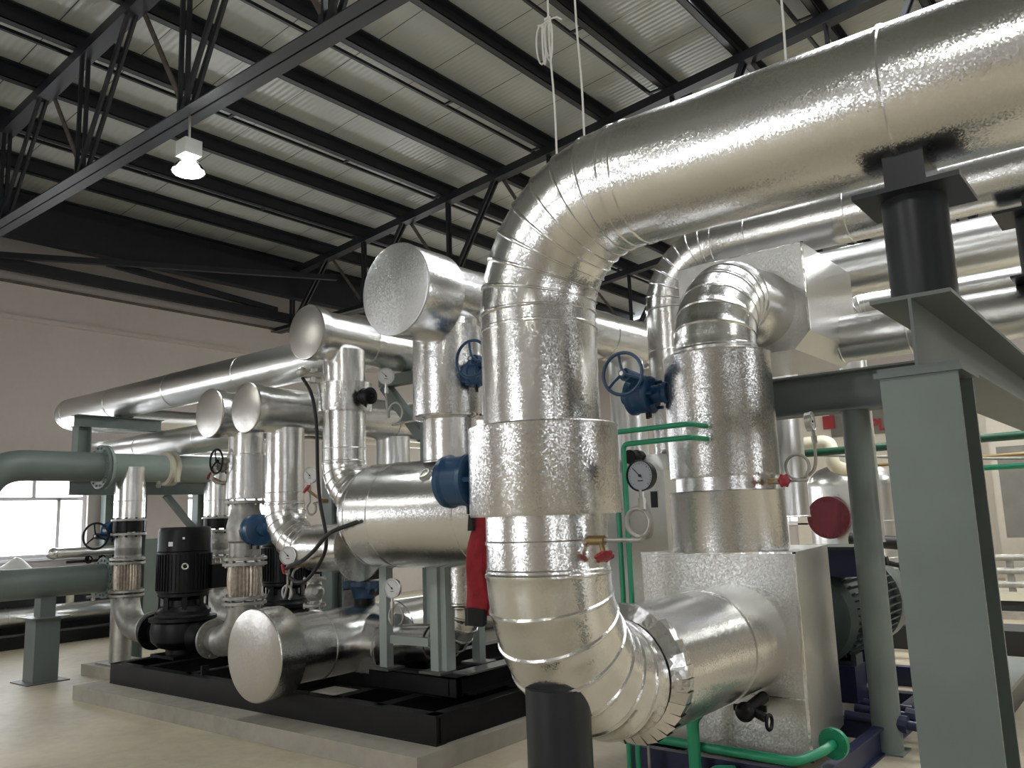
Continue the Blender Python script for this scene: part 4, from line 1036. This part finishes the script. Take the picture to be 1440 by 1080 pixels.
solo('green_pipe', MB().cyl((-5.2, 10, 2.20), (2, 10, 2.28), .045, n=16), 'darkgreen', 'dark green pipe running level across the right background', 'pipe')
solo('green_pipe', MB().cyl((-2.2, 10, 1.93), (2, 10, 1.93), .03, n=14), 'green', 'bright green pipe low at the right edge, behind the H-column', 'pipe')
solo('thin_pipe', MB().sweep([(-4.6, 10.4, 2.33), (-2.0, 10.4, 2.07), (-1.0, 10.4, 2.0), (-.98, 10.4, 1.9), (-.98, 10.4, 0)], .018, 10), 'flange', 'thin grey pipe sloping behind the round post', 'pipe')
solo('thin_pipe', MB().sweep([(-3.1, 10.6, 2.05), (-1.2, 10.6, 2.08), (-1.08, 10.6, 2.0), (-1.08, 10.6, 0)], .022, 10).sph((-3.02, 10.6, 2.06), .06), 'brass', 'thin brown pipe with a valve knob above the tank', 'pipe')
solo('white_pipe', MB().cyl((-4.62, 11.6, 0), (-4.62, 11.6, 2.25), .085, n=20), 'cream', 'upright cream pipe standing left of the silver tank', 'pipe')
solo('white_pipe', MB().cyl((-4.38, 11.6, 0), (-4.38, 11.6, 1.98), .06, n=18), 'frame_white', 'thinner upright white pipe standing next to the silver tank', 'pipe')
solo('insulation_panel', MB().box(-4.35, -3.95, 9.6, 9.75, 0, 1.86), 'cardboard', 'stained tan insulation strip beside the lower jacket of the second riser', 'panel')
struct('trim_3', MB().box(-7.2, XR, YB-.06, YB, 0, 4.2), 'wall_cream')
solo('wall_panel', MB().box(-2.9, -.9, 19.2, 19.4, 0, 3.3), 'wall_cream', 'beige wall panel at the right edge, behind the bright green pipe', 'panel')
solo('wall_panel', MB().box(-2.55, 1.0, 17.6, 17.8, .9, 2.55), 'board', 'dark grey cabinet front at the extreme right edge', 'panel')
t = thing('background_pipe_rack', 'low rack of pale pipes over a dark base at the right edge, beyond the H-column', 'pipe rack', (-1.4, 13.4, 0))
for zz in (.80, .62, .44): part('pipe_run', MB().cyl((-3.1, 13.3, zz), (1.5, 13.5, zz), .045, n=14), 'flange', t)
for xx in (-1.95, -.6): part('post', MB().box(xx-.04, xx+.04, 13.36, 13.44, .2, .82), 'flange', t)
part('base', MB().box(-3.2, 1.5, 13.1, 13.9, 0, .10), 'pad', t)
part('lower_box', MB().box(-3.1, 1.5, 13.2, 13.8, .10, .24), 'dark_kit', t)
part('tray', MB().box(-3.1, 1.5, 13.15, 13.85, .24, .34), 'cream', t)
solo('black_pipe', MB().cyl((-2.9, 9.6, 1.22), (-2.05, 9.6, 1.14), .07, n=16).cyl((-2.75, 9.6, 0), (-2.75, 9.6, 1.2), .03, n=10).cyl((-2.12, 9.6, 0), (-2.12, 9.6, 1.1), .03, n=10), 'rubber', 'thick black pipe between the round post and the H-column', 'pipe')
t = thing('background_pump', 'dim grey pump with pale fittings behind the motor, right of the round post', 'pump', (-2.35, 10.4, 0))
part('body', MB().rev((-2.6, 10.4, 1.0), X, [(0, .1), (.05, .16), (.5, .16), (.6, .1)], 26), 'cream', t)
part('pedestal', MB().box(-2.7, -1.9, 10.25, 10.55, .25, .86), 'pale_pipe', t)
part('base', MB().box(-2.9, -1.2, 10.1, 10.7, 0, .25), 'dark_kit', t)
t = thing('machine_base', 'dark grey flat plate on black blocks on the floor, right of the round post', 'base frame', (-1.9, 7.9, 0))
part('plate', MB().box(-1.64, -1.14, 7.2, 8.6, .20, .23), 'beam_grey', t)
part('block', MB().box(-1.60, -1.18, 7.3, 8.5, 0, .20), 'dark_kit', t)
part('tap_post', MB().box(-1.64, -1.58, 7.6, 7.66, .23, .78).sph((-1.61, 7.62, .80), .06).cyl((-1.61, 7.6, .82), (-1.55, 7.6, .84), .018, n=8), 'black', t)
part('cable', MB().sweep(smooth([(-1.70, 7.6, .74), (-1.62, 7.6, .55), (-1.50, 7.6, .40), (-1.35, 7.6, .36)]), .008, 6), 'brass', t)

# --- white cords hanging over the big pipe
def cord(x, y, z0, z1, label, knot=False):
    t = thing('hanging_cord', label, 'cord', (x, y, z0), 'white cords')
    pts = [(x+.01*math.sin(k*1.7), y+.008*math.cos(k*2.1), z0+(z1-z0)*k/14) for k in range(15)]
    part('cord', MB().sweep(smooth(pts, 3), .0048, 8), 'cord', t)
    if knot:
        m = MB(); zz = 3.93
        for k in range(5):
            a = k*1.25; c = V((x-.03+.02*math.cos(a), y+.02*math.sin(a), zz-.085-.012*k))
            lp = [c+V((.022*math.sin(2*PI*i/16)*math.cos(a), .022*math.sin(2*PI*i/16)*math.sin(a), .10*math.cos(2*PI*i/16))) for i in range(17)]
            m.sweep(lp, .0042, 6)
        for k in range(4):
            a = k*1.6+.4; m.sweep([(x, y, zz), (x+.04*math.cos(a), y+.03*math.sin(a), zz+.03*math.sin(k*2)), (x+.065*math.cos(a), y+.04*math.sin(a), zz-.02)], .0038, 6)
        m.tor((x-.01, y, zz), Z, .012, .006, 12, 6)
        part('knot', m, 'cord', t, 'bunched looped knot')
cord(-2.06, 3.0, 3.16, 7.6, 'white cord with a bunched knot, hanging to the bend of the largest pipe', True)
cord(-1.905, 3.0, 3.21, 7.65, 'plain white cord hanging right beside the knotted one')
cord(-.975, 3.0, 3.25, 7.75, 'white cord hanging to the straight overhead part of the largest pipe')
